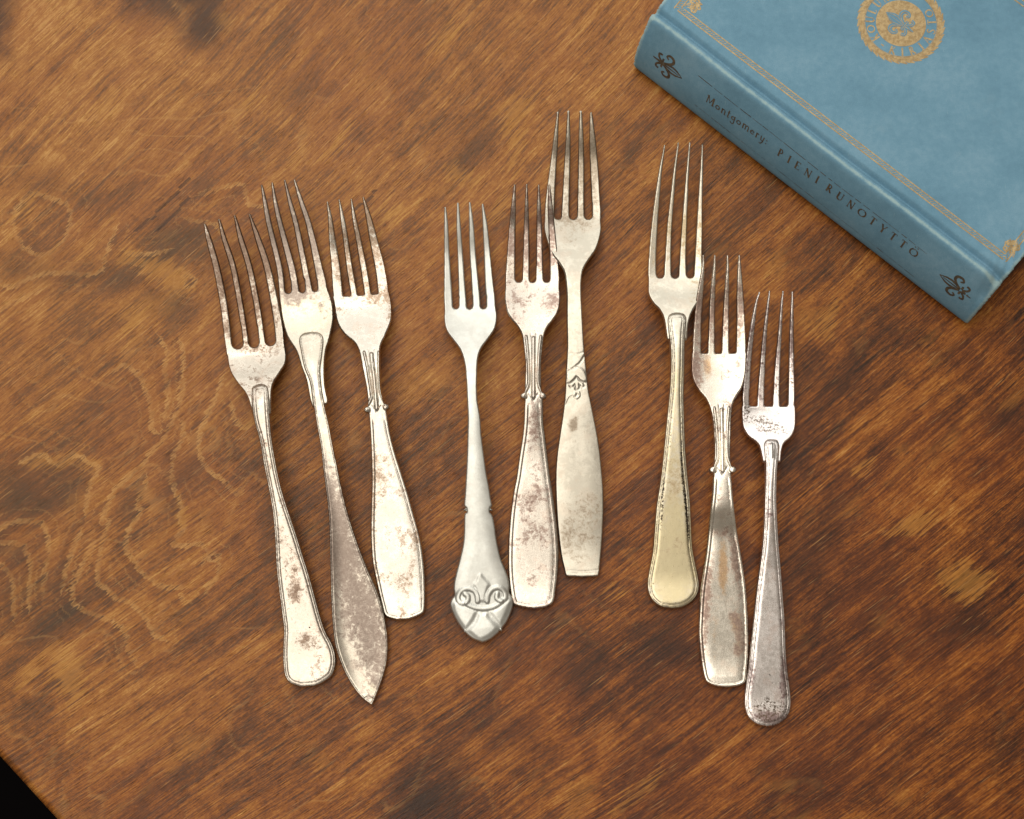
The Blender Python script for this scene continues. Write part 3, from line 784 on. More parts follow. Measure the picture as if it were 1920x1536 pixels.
    cupw = sm(s, nb+.05, nb+.10)*(1-.7*sm(s, root+.02, 1.0))
    tcen = np.interp(S2, [S2.min(), S2.max()], [0, 0])
    half = 52.; mt = np.mean([(np.array(t[0][:2])-A)@bx for t in tines])
    cz = cup*np.clip(((T2-mt)/half)**2, 0, 1.3)*cupw
    top += cz; bot += cz
    dq = seg_dist(X, Y, dpoly, True) if dpoly is not None else dk
    sb_ = np.clip((s*160).astype(int), 0, 165); hw_ = np.zeros(166); np.maximum.at(hw_, sb_, np.maximum(dq, 0))
    hw_ = np.convolve(np.pad(hw_, 3, mode='edge'), np.ones(7)/7, 'valid'); hwl = np.clip(np.interp(s*160-.5, np.arange(166), hw_), 3., domew)
    dd = np.clip(np.maximum(dq, 0)/hwl, 0, 1); dome = dome*np.clip(hwl/domew, .45, 1); concave = concave*np.clip(hwl/domew, .3, 1)
    onh = sm(dk, -.5, 1.5)
    gr = np.zeros_like(d)
    if style == 'thread':                       # raised tongue with double thread along the edge
        top += raised*sm(dk, 0, 2.4)*sm(s, nb-.10, nb+.01)
        top += dome*(1-(1-dd)**2)*onh
        for gd in threads:
            gq = np.exp(-((dk-gd)/1.05)**2); gr = np.maximum(gr, gq*onh); top -= tgr*gq
    elif style == 'rim':                        # raised rim, sunk panel
        rd = threads[0]; lo = 1-sm(s, nb-.035, nb-.01)
        top += (.22*(1-sm(dk, rd-1, rd+1.6))-.06)*onh*lo+dome*(1-(1-dd)**2)*onh
        gq = np.exp(-((dk-rd)/1.1)**2)*lo; gr = np.maximum(gr, gq*onh); top -= tgr*gq
    elif style == 'hollow':
        top += raised*sm(dk, 0, 2.4)*sm(s, nb-.10, nb+.01)
        lo = 1-sm(s, .52, .62)
        top += (-concave*(1-(1-dd)**2)*lo+dome*(1-(1-dd)**2)*(1-lo))*onh
        for gd in threads:
            gq = np.exp(-((dk-gd)/1.05)**2); gr = np.maximum(gr, gq*onh); top -= tgr*gq
    else:
        st_ = (np.array(handle[0][0])-A)@ax/Lp
        top += dome*(1-(1-dd)**2)*(1-sm(s, st_-.13, st_-.01))
    cir = np.zeros_like(d)
    for cx_, cy_, r_ in circles:
        q_ = np.clip(1-(np.hypot(X-cx_, Y-cy_)/r_)**2, 0, 1); top += .9*np.sqrt(q_)
        ring_ = np.exp(-((np.hypot(X-cx_, Y-cy_)-r_*.45)/1.0)**2); top -= .15*ring_
    for poly, h, bev in pads:
        pd = seg_dist(X, Y, crom(poly, 4, True), True); top += h*sm(pd, -bev*.3, bev)
        gq = np.exp(-((pd+1.2)/1.3)**2)*.6; gr = np.maximum(gr, gq)
    for pts, wd, h, *g_ in strokes:
        c = crom(pts, 4); m = (X > c[:, 0].min()-10) & (X < c[:, 0].max()+10) & (Y > c[:, 1].min()-10) & (Y < c[:, 1].max()+10)
        if not m.any(): continue
        ds = seg_dist(X[m], Y[m], c)
        if h > 0: top[m] += h*np.sqrt(np.clip(1-(ds/(wd/2))**2, 0, 1)); gq = np.exp(-((ds-wd/2-.6)/1.0)**2)*.65
        else: top[m] += h*np.exp(-(ds/(wd/2))**2); gq = np.exp(-(ds/(wd/2))**2)
        gr[m] = np.maximum(gr[m], gq*(g_[0] if g_ else 1))
    def blob(lst):
        o = np.zeros_like(d)
        for (bx_, by_, rx, ry, a_, val) in lst:
            ca, sa_ = math.cos(R(a_)), math.sin(R(a_)); u = ((X-bx_)*ca+(Y-by_)*sa_)/rx; v = (-(X-bx_)*sa_+(Y-by_)*ca)/ry
            o += val*np.exp(-(u*u+v*v))
        return o
    st = blob(stains_and_reflections)
    # on the tines these blobs mix tarnish with painted-in dark room reflections
    bk, pt, tn = blob(blacks), blob(pits), blob(tints)
    # world
    wx, wy = P(X, Y, zc/1000)
    zmin = bot.min(); 
    n = len(X)
    V = np.concatenate([np.stack([wx, wy, top/1000], 1), np.stack([wx, wy, bot/1000], 1)])
    V[:, 2] = np.maximum(V[:, 2], .00005)
    # orientation: grid (i along s, j along t); make tops face up
    F0 = np.array(F[0]); a_, b_, c_ = V[F0[0]], V[F0[1]], V[F0[2]]
    up = np.cross(b_-a_, c_-a_)[2] > 0
    if not up: F = [f[::-1] for f in F]
    ec = {}
    for f in F:
        for i in range(len(f)):
            e_ = (f[i], f[(i+1) % len(f)]); ec[e_] = 1
    walls = [(b, a, a+n, b+n) for (a, b) in ec if (b, a) not in ec]
    faces = F+[tuple(v+n for v in f[::-1]) for f in F]+walls
    # vertex normals on the whole fork so that its parts join without a seam
    N = np.zeros_like(V)
    for L_ in (3, 4):
        fa = np.array([f for f in faces if len(f) == L_])
        if len(fa) == 0: continue
        fn = np.cross(V[fa[:, 2]]-V[fa[:, 0]], V[fa[:, -1]]-V[fa[:, 1]]) if L_ == 4 else np.cross(V[fa[:, 1]]-V[fa[:, 0]], V[fa[:, 2]]-V[fa[:, 0]])
        for i in range(L_): np.add.at(N, fa[:, i], fn)
    N /= np.linalg.norm(N, axis=1)[:, None]+1e-20
    attrs = {k_: np.concatenate([v_, v_]) for k_, v_ in dict(groove=gr, stain_and_reflection=st, black=bk, pit=pt, tint=tn).items()}
    # parts
    cls = np.zeros(n, int)                                                  # 0 handle 1 bowl 2.. tines
    cls[(s > nb)] = 1
    if style in ('thread', 'hollow'): cls[(dk > 0)] = 0
    ti = dt.argmax(0); tin = (dh < .8) & (dt.max(0) > -2.5) & (s > root-.05)
    cls[tin] = 2+ti[tin]
    if collar: cls[(Y > collar[0]) & (Y < collar[1]) & (s < nb+.3)] = 8
    if finial: cls[(Y > finial)] = 9
    names = {0: "handle", 1: "bowl", 2: "tine", 3: "tine", 4: "tine", 5: "tine", 8: "scroll_collar", 9: "finial"}
    ox, oy = V[:, 0].mean(), V[:, 1].min()
    root_e = empty("fork", (float(ox), float(oy), 0)); tag(root_e, label, "fork", "old forks laid out in three fans of three")
    off = np.array([ox, oy, 0])
    fc = np.array([min(cls[v % n] for v in f) if max(cls[v % n] for v in f) < 2 else max(cls[v % n] for v in f) for f in faces])
    for c in sorted(set(fc.tolist())):
        fs = [faces[i] for i in np.nonzero(fc == c)[0]]
        us = np.unique(np.concatenate([np.array(f) for f in fs])); m_ = np.full(2*n, -1); m_[us] = np.arange(len(us))
        mesh_obj(names[c], V[us]-off, [tuple(m_[list(f)]) for f in fs], mat, root_e, True, N[us], {k_: v_[us] for k_, v_ in attrs.items()})
    return root_e

def ZK(neck, root, arch=9.5, end=2.4, low=2.0, nz=12.5, rz=2.6, tip=12.5):
    return [(-.02, end), (.0, end), (.06, low), (.20, low+(arch-low)*.45), (.36, arch), (neck-.08, nz-.3), (neck, nz), (neck+(root-neck)*.35, nz*.78), (neck+(root-neck)*.72, rz+2.2), (root-.01, rz+.2), (root+.04, rz), (root+.12, rz+1.3), (root+(1-root)*.7, rz+(tip-rz)*.52), (1.0, tip), (1.03, tip+.6)]

def build_forks():
    # ---- 1
    tines = [[(430.5,668,15),(428,632.5,14.5),(420,570,14.5),(406.4,502,13.5),(392,450,11),(385.5,425,5.5),(383.2,421,3.6)],
             [(464,668,12.5),(460.3,632.5,12),(450.5,570,12),(437.6,502,12),(421,450,10),(412.5,418,5.5),(410.5,412,3.6)],
             [(496,664,13.5),(491,632.5,13),(481.5,570,13),(467.8,502,12.5),(452,450,11),(441.8,411,5.5),(439.6,404.5,3.6)],
             [(526.5,662,17.5),(524.5,627,17.5),(516.5,575,15.5),(501.4,502,14),(484.5,450,11.5),(470.2,409,5.5),(468.2,402,3.6)]]
    head = ([(424.5,657),(427,667),(428.5,680),(434,700),(447,721),(460,737),(468,755.5),(473,776),(475.5,784)],
            [(536.5,646),(537.5,665),(536,683),(527,698),(515,716),(510.5,731),(509.5,755),(510,775),(509,779)])
    handle = ([(491,722),(480,725),(473,735),(475.6,784),(487,828),(495,875),(503,914),(511,961),(515,1005),(517,1044),(519,1075),(523,1108),(529.5,1158),(532,1183),(531,1207),(530.7,1240),(534,1267),(544,1281.6),(564,1289)],
              [(491,722),(500,725),(504.5,735),(508,781.6),(512,826),(520,875),(530,919.6),(543,961),(558,1005.5),(570,1044.6),(579,1072),(589,1108),(601,1153),(611,1183),(623.5,1207),(629.5,1227),(630,1247),(623.5,1266.8),(608.6,1279),(591,1287),(564,1289)])
    m = silver("tarnished silver with brown tines", (.56, .52, .45), .25, (.14, .095, .07), (.36, .275, .21), .07, .50, .6, .62, 1.)
    make_fork("long fork with brown tines and rounded thread-edged handle, leftmost of the left fan", m, tines, head, handle, 'thread', ZK(.61, .71), threads=(3.6, 7.4),
              stains_and_reflections=[(400,480,22,95,-12,.75),(432,480,22,95,-12,.75),(462,470,22,95,-12,.75),(490,460,24,95,-12,.72),(455,600,60,40,-12,.35),(555,1110,12,20,0,.5),(575,1205,18,14,0,.45),(540,1040,14,50,-12,.22),(500,860,6,60,-10,.3),(485,655,40,7,-5,.3)],
              blacks=[(581.4,1177.5,2.2,2.2,0,.9)], dome=.5, domew=16)
    # ---- 2
    tines = [[(531.5,562,12),(529,541,12),(524.3,502,12),(505.5,424,11),(498,385,9),(492,353,5),(490.2,348,3.4)],
             [(557,562,15),(553.6,541,15),(547,502,14),(526.5,424,11),(517.5,385,9),(511.5,349,5),(510.4,343,3.4)],
             [(583,560,14),(579,541,14),(571.5,502,12.5),(556,424,11),(545.4,385,9),(535.5,345,5),(533.9,338,3.4)],
             [(607,560,18),(604.5,538,18.5),(597.5,502,16),(580,424,12),(567,385,10),(554,344,5.4),(552,337.7,3.4)]]
    head = ([(521.5,552),(525.4,567),(530.6,601),(539.7,632.5),(557,661),(566,690),(574.6,714),(581,748),(586,764.6)],
            [(617,546),(623,567),(625.6,593),(624,612),(618,638),(611.5,660),(609.2,690),(610.5,725),(616,752),(613.6,759)])
    handle = ([(585,624.5),(570,627),(561.5,638),(565,660),(571,690),(582,719),(587.6,758),(595.4,805),(602,841.5),(605.8,878),(609.7,909),(613.6,940),(616.8,974),(618.4,1022),(619.6,1071),(621,1121),(623.8,1170),(628.4,1207),(638,1239.6),(650.7,1269),(668,1296.5),(683,1312.5),(698,1323.5)],
              [(585,624.5),(599,626),(607.5,637),(604.5,671.6),(601.5,695.6),(604.5,732),(611,766),(617.6,794.6),(624,831),(631.9,870),(639.7,909),(648.8,948),(662,992.5),(675.6,1032),(690,1069),(705,1103.5),(715,1133),(723.7,1170),(727.4,1197.5),(727,1232),(721,1262),(710,1294),(698,1323.5)])
    m = silver("dark tarnished silver", (.60, .56, .475), .28, (.22, .175, .145), (.39, .33, .28), .03, .38, .4, .7, 2., tint=(.62, .56, .38))
    make_fork("fork with a dull grey-brown pointed leaf-shaped handle, middle of the left fan", m, tines, head, handle, 'hollow', ZK(.58, .765), threads=(3.8,), tgr=.13,
              stains_and_reflections=[(505,440,18,110,-13,.8),(530,440,18,110,-13,.7),(555,430,18,110,-13,.65),(585,430,18,110,-13,.65),(540,555,40,18,0,.35),(610,900,16,60,-8,.35),(635,1000,35,90,-12,.85),(680,1150,50,110,-15,.72),(700,1250,22,60,0,.3)],
              tints=[(572,590,50,34,0,.8),(700,1290,12,26,0,.5)], concave=.8, domew=26, dome=.7, raised=.45,
              strokes=[([(675,1170),(668,1185),(676,1200),(688,1205),(692,1195),(684,1180),(679,1172)], 5, -.05, .0), ([(685,1237),(687,1255)], 3, .05, 0), ([(678,1311),(690,1303),(706,1311)], 3.4, .22, .3)])
    # ---- 3
    tines = [[(635.5,572,19.5),(634,549,19),(630,502,17.5),(623.5,450,13),(619.5,411,9),(614.8,384,4.5),(614,379,3.2)],
             [(665,570,13.5),(663.6,549,13),(655.6,502,12.5),(648.5,450,11),(642.6,411,9),(637,380,4.5),(636,374.7,3.2)],
             [(691.5,566,14),(689.4,549,13.5),(682,502,13),(672.5,450,11),(664.7,411,9),(659.6,379,4.5),(658.7,373.3,3.2)],
             [(721,564,20.5),(719.2,549,21),(712.5,502,19.5),(700.6,450,16),(692,411,11.5),(682.6,376,5),(681,370,3.2)]]
    head = ([(624.5,558),(628,575),(631,596),(637,614),(649,630),(664.7,643),(674,661),(680,693),(686.6,727),(689.7,753),(690,772)],
            [(730,550),(734.5,570),(735,596),(731,611.7),(722,632.5),(714,650.7),(713,671.6),(714,711),(716.5,737),(720.4,758),(723,770)])
    handle = ([(700,742),(694,756),(691.5,776),(693.6,805),(695.7,849),(697,901),(695.7,953),(695.2,1005),(698.2,1054),(704,1084),(710,1113),(716,1138),(720,1151.7),(727.4,1159),(742,1163)],
              [(700,742),(720,756),(726,774),(732,810),(741,847),(754,888),(764.7,922),(776.4,964),(785.5,996),(792.6,1032),(796.7,1071),(798,1108),(797,1143),(793,1151),(786,1155),(769.5,1161.6),(742,1164)])
    m = silver("bright silver with brown freckles", (.62, .595, .53), .25, (.25, .18, .125), (.46, .365, .28), .05, .50, .65, .62, 3.)
    def leaf_neck(cx0, y0, cx1, y1, hw):
        a, b = (cx0, y0), (cx1, y1); s_ = []
        for k in (-1, 1):
            s_.append(([(cx0+k*hw*1.25, y0), (cx0*.7+cx1*.3+k*hw*.95, y0*.7+y1*.3), (cx0*.3+cx1*.7+k*hw*.78, y0*.3+y1*.7), (cx1+k*hw*.9, y1-14), (cx1+k*hw*1.45, y1)], 4.6, .55, .8))
        s_.append(([(cx0, y0+4), ((cx0+cx1)/2, (y0+y1)/2), (cx1, y1+8)], 7.5, .65, .8))
        for k in (-1, 1): s_.append(([(cx0+k*5, y0-6), (cx0+k*3.2, y0+22), (cx0*.6+cx1*.4+k*3.6, y0*.6+y1*.4)], 1.8, -.16, .9))
        s_.append(([(cx1-9, y1+2), (cx1-4, y1+8), (cx1, y1+15), (cx1+4, y1+8), (cx1+9, y1+2)], 2, -.22, .9))
        return s_
    make_fork("fork with bright cream-white handle below a scroll collar, rightmost of the left fan", m, tines, head, handle, 'rim', ZK(.60, .755), threads=(7.2,), slots='square',
              strokes=leaf_neck(697, 662, 707, 760, 11), circles=[(688.8,770,6.4),(724.8,764.5,6.4)], collar=(748, 778),
              stains_and_reflections=[(632,490,16,60,-8,.38),(655,480,16,60,-8,.5),(680,490,16,60,-8,.45),(700,450,18,60,-8,.55),(620,410,14,40,-8,.4),(675,400,30,30,-8,.5),(700,560,35,14,0,.42),(735,580,10,20,0,.4),(700,950,7,120,0,.36),(778,1030,7,110,10,.30),(755,1095,14,22,0,.40),(710,880,12,60,0,.2)], dome=.25)
    # ---- 4
    tines = [[(841.8,590,17),(841,570,16.5),(839.6,528.5,14),(838,476,10.5),(836.7,424,8),(835.2,395,4.6),(835,389.5,3.4)],
             [(868.2,590,15),(867.7,570,14.6),(865.6,528.5,12.5),(863,476,10.5),(860,424,8.5),(858.8,386,4.8),(858.6,381,3.4)],
             [(894,590,15.2),(893.5,570,15),(890.6,528.5,13.5),(886.5,476,12),(884,424,9.5),(881.2,386,4.8),(880.8,380,3.4)],
             [(921.4,590,17.5),(920.6,570,17.5),(917,528.5,15.6),(913.5,476,12.5),(909.6,424,9.5),(905.4,389,4.8),(904.8,383.4,3.4)]]
    head = ([(833,580),(833.3,590),(834,609),(838.7,624),(849,638),(861,653.7),(868,670),(872.7,693.6),(874.5,724),(876,759)],
            [(930.5,580),(931.6,590),(931,607),(926.6,621),(915,637.5),(903,653.7),(897,670),(895,691),(894.4,724),(895.6,752)])
    handle = ([(873,700),(874.5,724),(876,759),(877,782.6),(876.3,818),(875,864.7),(873,900),(871.5,927),(870,949),(874.4,954),(875,961),(870.6,966),(869.8,997),(868,1020.6),(863,1044),(856,1072),(851.6,1091),(850.6,1105),(852.2,1116),(846.9,1123.7),(844,1133),(846.9,1144.8),(854,1161),(863,1175),(869,1183),(872.5,1186),(877,1191.7),(889,1200),(903,1205)],
              [(895,700),(894.4,724),(895.6,752),(900.8,782.6),(903,813),(907.8,853),(912.5,888),(917,911.5),(920.7,936),(923,949),(919,954),(918.6,961),(923.5,966.7),(927.7,985.5),(931,1011),(938,1044),(945,1062.8),(952,1081.5),(955,1098),(954.7,1111),(960.5,1120),(962,1130.8),(960.5,1142.5),(952,1163.6),(940.6,1180),(936.5,1183),(934.8,1187),(922,1197.6),(910,1204),(903,1205)])
    m = silver("satin stainless steel", (.64, .655, .615), .45, (.42, .42, .38), (.52, .53, .49), -.4, .10, .04, .45, 4., bump=.2)
    Fc = lambda x, y: (800+x/4.267, 880+y/4.267)
    pads = [([Fc(*p) for p in ((435,835),(462,870),(508,925),(497,950),(482,1000),(472,1060),(442,1066),(415,1060),(408,1000),(385,950),(368,925),(392,890),(408,850))], .34, 5.5),
            ([Fc(*p) for p in ((335,1110),(400,1138),(392,1180),(365,1225),(312,1282),(262,1230),(215,1150),(205,1085),(235,1060),(290,1092))], .45, 7.5),
            ([Fc(*p) for p in ((500,1135),(560,1112),(620,1065),(668,1045),(678,1080),(640,1180),(598,1245),(555,1215),(515,1165))], .45, 7.5),
            ([Fc(*p) for p in ((415,1148),(450,1152),(484,1148),(510,1190),(575,1262),(560,1300),(500,1350),(430,1372),(380,1345),(328,1300),(330,1285),(385,1225))], .50, 8.)]
    strokes = [([Fc(*p) for p in ((408,1060),(402,1010),(380,975),(335,958),(290,968),(258,1000),(252,1045),(285,1075),(325,1058),(332,1022),(308,1002))], 9, .45),
               ([Fc(*p) for p in ((484,1060),(492,1010),(520,968),(565,950),(605,962),(630,995),(628,1035),(595,1055),(562,1035),(565,1000))], 9, .45),
               ([Fc(*p) for p in ((322,1082),(380,1108),(440,1118),(510,1112),(560,1092),(600,1062))], 9, .5)]
    make_fork("smooth satin grey fork with a relief fleur on its shield-shaped handle end", m, tines, head, handle, 'plain', ZK(.60, .765, arch=8.5, end=2.6, low=2.3), pads=pads, strokes=strokes, circles=[(871.5,957,2.2),(921.8,957,2.2),(872,1185,2.4),(940,1182,2.4)],
              dome=.75, domew=26, finial=1066, cup=1.2, domepoly=([p for p in handle[0] if not 950 < p[1] < 966.5], [p for p in handle[1] if not 949.5 < p[1] < 966]))
    # ---- 5
    tines = [[(957,545,19.5),(957,526,18.7),(958,489.5,17),(960,437,13.5),(962.8,385,9),(964.7,353,4.6),(964.8,347,3.2)],
             [(986,545,14.5),(986,526,14),(986.5,489.5,13),(987,437,11),(987.4,385,7.5),(987.5,352,4.2),(987.5,346,3.2)],
             [(1012,545,15.5),(1011.5,526,15),(1011.5,489.5,13),(1011,437,11),(1010.4,385,8),(1010,353,4.2),(1010,347,3.2)],
             [(1040,545,19),(1040,526,18.7),(1038.5,489.5,16),(1035,437,13),(1031.5,385,9.5),(1030,353,4.6),(1029.8,347,3.2)]]
    head = ([(947.5,530),(946.6,554.6),(948.5,575),(952,589),(960,601),(971,614),(979,630),(982,653.7),(984.7,682),(984,712),(983,733),(982,745)],
            [(1049,530),(1050,554.6),(1049,575),(1045.5,588),(1037,602),(1026,616),(1020,632.6),(1017.5,653.7),(1015,682),(1015,712),(1015.6,733),(1018,745)])
    handle = ([(1000,728),(988,735),(983,754.5),(981.6,789.7),(979,818),(973,857.6),(967.6,896),(961.7,927),(956,973),(953,1020.6),(952.8,1067.5),(956,1105),(960.5,1128),(966,1135.5),(982.8,1140),(1001,1142.5)],
              [(1000,728),(1012,735),(1018,754.5),(1019,789.7),(1022.7,822.5),(1027,858),(1031.5,896),(1036,926),(1040.5,960),(1045,1002),(1047,1044),(1045.6,1081.5),(1042.6,1105),(1039,1128),(1029.7,1137),(1016,1141),(1001,1142.5)])
    m = silver("silver with rosy brown tarnish", (.64, .60, .53), .27, (.23, .165, .135), (.44, .345, .295), .06, .52, .65, .62, 5.)
    make_fork("scroll-collared fork with rosy tarnish, one tine lying over the tall plain fork", m, tines, head, handle, 'rim', ZK(.575, .78, rz=7.2, nz=15.5, tip=17.), threads=(8.,),
              strokes=leaf_neck(1000, 632, 1000, 738, 11), circles=[(981.8,744,6.5),(1018.2,744,6.5)], collar=(722, 752),
              stains_and_reflections=[(960,430,16,90,0,.55),(987,430,14,90,0,.6),(1011,430,14,90,0,.45),(1035,420,16,80,0,.6),(965,565,18,14,0,.45),(1035,570,16,22,0,.5),(1000,790,14,40,0,.48),(998,935,34,16,0,.42),(1005,1000,26,26,0,.45),(1000,1090,10,8,0,.35),(968,600,14,8,0,.3)], dome=.3)
    # ---- 6
    tines = [[(1030,425,19.5),(1030.5,403.5,19),(1031.8,372,17.5),(1036.5,320,13.5),(1041.4,268,10),(1045.6,217,4.8),(1046.1,210.6,3.4)],
             [(1060,425,16.5),(1060,403.5,15.5),(1061,372,14),(1063,320,12.5),(1065,268,10),(1065.7,215,5),(1065.6,208.6,3.4)],
             [(1089,425,15),(1089,403.5,14),(1089,372,13),(1089.6,320,12),(1089.6,268,10.5),(1089,215,5.6),(1089,208.6,3.4)],
             [(1118.5,425,18),(1118.5,403.5,17),(1117,372,16.5),(1114.4,320,16),(1111.3,268,12.6),(1108.4,218,6),(1107.8,211.6,3.6)]]
    head = ([(1020,412),(1020,429.6),(1025,453),(1034,476),(1048,494),(1057.8,511),(1061,531),(1062.5,554.6),(1062.5,590)],
            [(1127,412),(1127.3,429.6),(1124,450),(1116.4,471),(1102,492),(1093.5,508),(1090.5,528.5),(1090.4,554.6),(1091.5,590)])
    handle = ([(1062,545),(1062.5,560),(1062.5,607),(1063,653.7),(1060.6,700.6),(1059,735.8),(1055.5,771),(1048.6,817.8),(1043.7,853),(1041.2,895),(1042.4,945),(1046,997),(1052,1044),(1057.8,1069),(1060,1078),(1063.7,1081.6),(1090,1083)],
              [(1090,545),(1090.6,560),(1093,607),(1095.8,653.7),(1100.7,700.6),(1103.5,728.7),(1111.7,771),(1120,813),(1125.8,853),(1130.2,900),(1132,940),(1131,985.5),(1128,1032),(1124.6,1067),(1122.5,1079),(1118.7,1081.8),(1090,1083)])
    E_ = lambda x, y: (800+x/4.267, 560+y/4.267)
    m = silver("warm grey worn silver plate", (.53, .505, .43), .31, (.26, .215, .16), (.42, .365, .29), .02, .30, .2, .7, 6.)
    lily = [([E_(*p) for p in q], wd, h, gg) for q, wd, h, gg in (
        (((1262,428),(1238,442),(1200,452),(1165,440),(1138,452)), 2.2, -.13, .35), (((1262,462),(1225,520),(1175,558),(1126,580)), 2.6, -.30, .8), (((1128,484),(1150,497)), 2, -.15, .6),
        (((1116,684),(1150,680),(1182,655),(1200,634),(1225,660),(1262,676),(1290,672)), 2.6, -.34, .9), (((1140,700),(1155,716),(1180,702),(1188,690)), 2.4, -.30, .8), (((1182,705),(1190,730),(1206,736),(1222,722),(1222,700)), 2.4, -.30, .8),
        (((1218,690),(1240,716),(1262,706),(1256,690)), 2.4, -.30, .8), (((1168,772),(1190,756),(1214,756),(1222,778),(1200,802),(1180,794),(1180,776),(1194,770)), 2.6, .26, .5), (((1166,768),(1134,790),(1104,848)), 2.0, .2, .3),
        (((1120,600),(1160,560),(1200,556),(1262,590)), 5, .12, .1))]
    line3 = [([(1061,1070),(1090,1071.5),(1121,1070)], 1.8, -.14, .5), ([(1061.5,1074),(1090,1075.5),(1121,1074)], 1.8, -.14, .5)]
    pads6 = [([E_(*p) for p in ((1118,640),(1135,590),(1175,562),(1225,560),(1262,590),(1284,650),(1262,668),(1225,652),(1200,628),(1180,650),(1148,672))], .16, 2.5)]
    make_fork("tall plain warm-grey fork with a small engraved flower below its neck", m, tines, head, handle, 'plain', ZK(.635, .78, nz=11., rz=2.3), strokes=lily+line3, pads=pads6,
              stains_and_reflections=[(1042,300,14,90,5,.5),(1065,300,14,90,0,.5),(1090,300,14,90,0,.55),(1113,290,14,80,0,.75),(1075,410,50,26,0,.45),(1075,450,22,12,0,.25),(1075,797,8,14,10,.85),(1080,880,24,16,0,.1),(1105,950,30,40,10,.34),(1090,1020,36,46,0,.34),(1062,1000,12,40,0,.3),(1060,560,30,40,0,-.3)], dome=.22, domew=30, cup=.5)
    # ---- 7
    tines = [[(1222.5,536,17),(1222.5,516.7,16.6),(1223,483.5,15),(1226.7,428,13),(1232,373,10),(1238.7,317.5,6.5),(1245,280,3.8),(1245.8,273,3.2)],
             [(1251.5,536,15.2),(1251.5,516.7,14.6),(1252.4,483.5,12.4),(1255,428,10.4),(1260,373,8.4),(1265.4,317.5,6.2),(1270.8,275,3.6),(1271.4,268,3.2)],
             [(1279.6,536,15.6),(1279.6,516.7,15),(1280,483.5,12.8),(1282.7,428,10.8),(1285.8,373,8.4),(1289.3,317.5,6.2),(1292.6,275,3.6),(1293,268,3.2)],
             [(1308.5,536,17),(1308.5,516.7,16.5),(1309,483.5,14),(1311,428,12),(1312.8,373,9),(1315.3,317.5,6.4),(1316.5,279,4),(1316.6,272,3.2)]]
    head = ([(1214.4,522),(1214.4,545.5),(1217.6,559),(1226,571.5),(1236.4,582),(1243,595.4),(1246.4,611),(1249.4,634),(1250.4,638),(1254,639)],
            [(1317,522),(1317,545),(1313,560),(1306,572),(1298.5,584),(1293,597.6),(1289.6,613),(1288.2,634),(1287,638),(1284,638.6)])
    handle = ([(1268.5,588.5),(1257,591),(1251,600),(1252,620),(1255,648.5),(1256.4,681.7),(1255,726),(1250.8,770),(1246.4,814.5),(1242,858.8),(1237,903),(1230,948.5),(1226.2,992.8),(1223,1032.6),(1216.5,1068),(1212.8,1092),(1214.6,1111),(1223,1127),(1239,1138.6),(1260,1142)],
              [(1268.5,588.5),(1281,591),(1286,600),(1284.6,620),(1283.6,648.5),(1283,692.8),(1282,737),(1283,781),(1285,836.7),(1288.6,884),(1294,937.5),(1296.2,981.7),(1298.6,1026),(1303.6,1054.8),(1309,1081),(1311,1099),(1307,1116.8),(1295,1131),(1278,1139.6),(1260,1142)])
    m = silver("yellowed nickel silver", (.64, .61, .52), .30, (.36, .28, .17), (.50, .42, .29), .0, .32, .3, .7, 7., tint=(.56, .485, .29))
    blk = [(1243,920,3.6,46,6,.62),(1239.5,975,3.0,26,6,.5),(1283,930,3.2,70,-6,.62),(1288.5,990,3.0,50,-4,.6),(1277,850,2.6,60,0,.42),(1256,830,2.2,70,3,.42),(1223,1096,3,5,0,.55),(1250,1129,5,1.8,0,.35),(1268,1131,5,1.8,0,.35),(1277,790,2,50,0,.3),(1262,740,1.6,60,2,.25)]
    make_fork("long yellowish fork with thread-edged handle flecked black, nearest the book", m, tines, head, handle, 'thread', ZK(.60, .715, rz=2.3), threads=(3.8, 7.6), blacks=blk, tints=[(1262,1060,60,110,0,.95),(1262,850,40,150,0,.5),(1268,700,20,60,0,.3)],
              stains_and_reflections=[(1225,440,12,70,0,.3),(1255,440,12,80,0,.4),(1283,450,12,60,0,.5),(1312,440,12,70,0,.4),(1265,900,20,60,0,.35),(1300,560,14,30,0,.3),(1268,1020,22,20,0,.2)], dome=.45, domew=14)
    # ---- 8
    tines = [[(1306,680,18),(1306,655,17),(1308,604,15),(1311.5,561,13),(1318,505.6,6.5),(1318.3,485,4),(1318.5,479.5,3.2)],
             [(1333.4,680,14.5),(1333.4,655,14),(1334.5,604,12),(1335.8,561,10.6),(1339.4,505.6,6.5),(1340,485,4),(1340,479.5,3.2)],
             [(1359.7,680,15),(1359.7,655,14.6),(1360.6,604,12.5),(1362,561,10.4),(1364.2,505.6,6.2),(1364,485,4),(1364,479.5,3.2)],
             [(1388.5,680,20),(1388.7,655,19),(1388.4,604,16.4),(1387.4,561,14),(1386.2,505.6,8),(1385.9,485,4.4),(1385.8,479.5,3.2)]]
    head = ([(1297,663),(1295.5,681.7),(1296,701.7),(1300.6,719),(1310.6,734.9),(1321.7,748),(1329.4,763.6),(1335,785.8),(1337.6,814.5),(1339,847.7),(1337,874),(1335,884)],
            [(1399,663),(1398.4,681),(1396.6,704),(1391,727),(1380.6,744),(1373.7,759),(1370.8,781),(1370,814.5),(1369,847.7),(1370,870),(1372,884)])
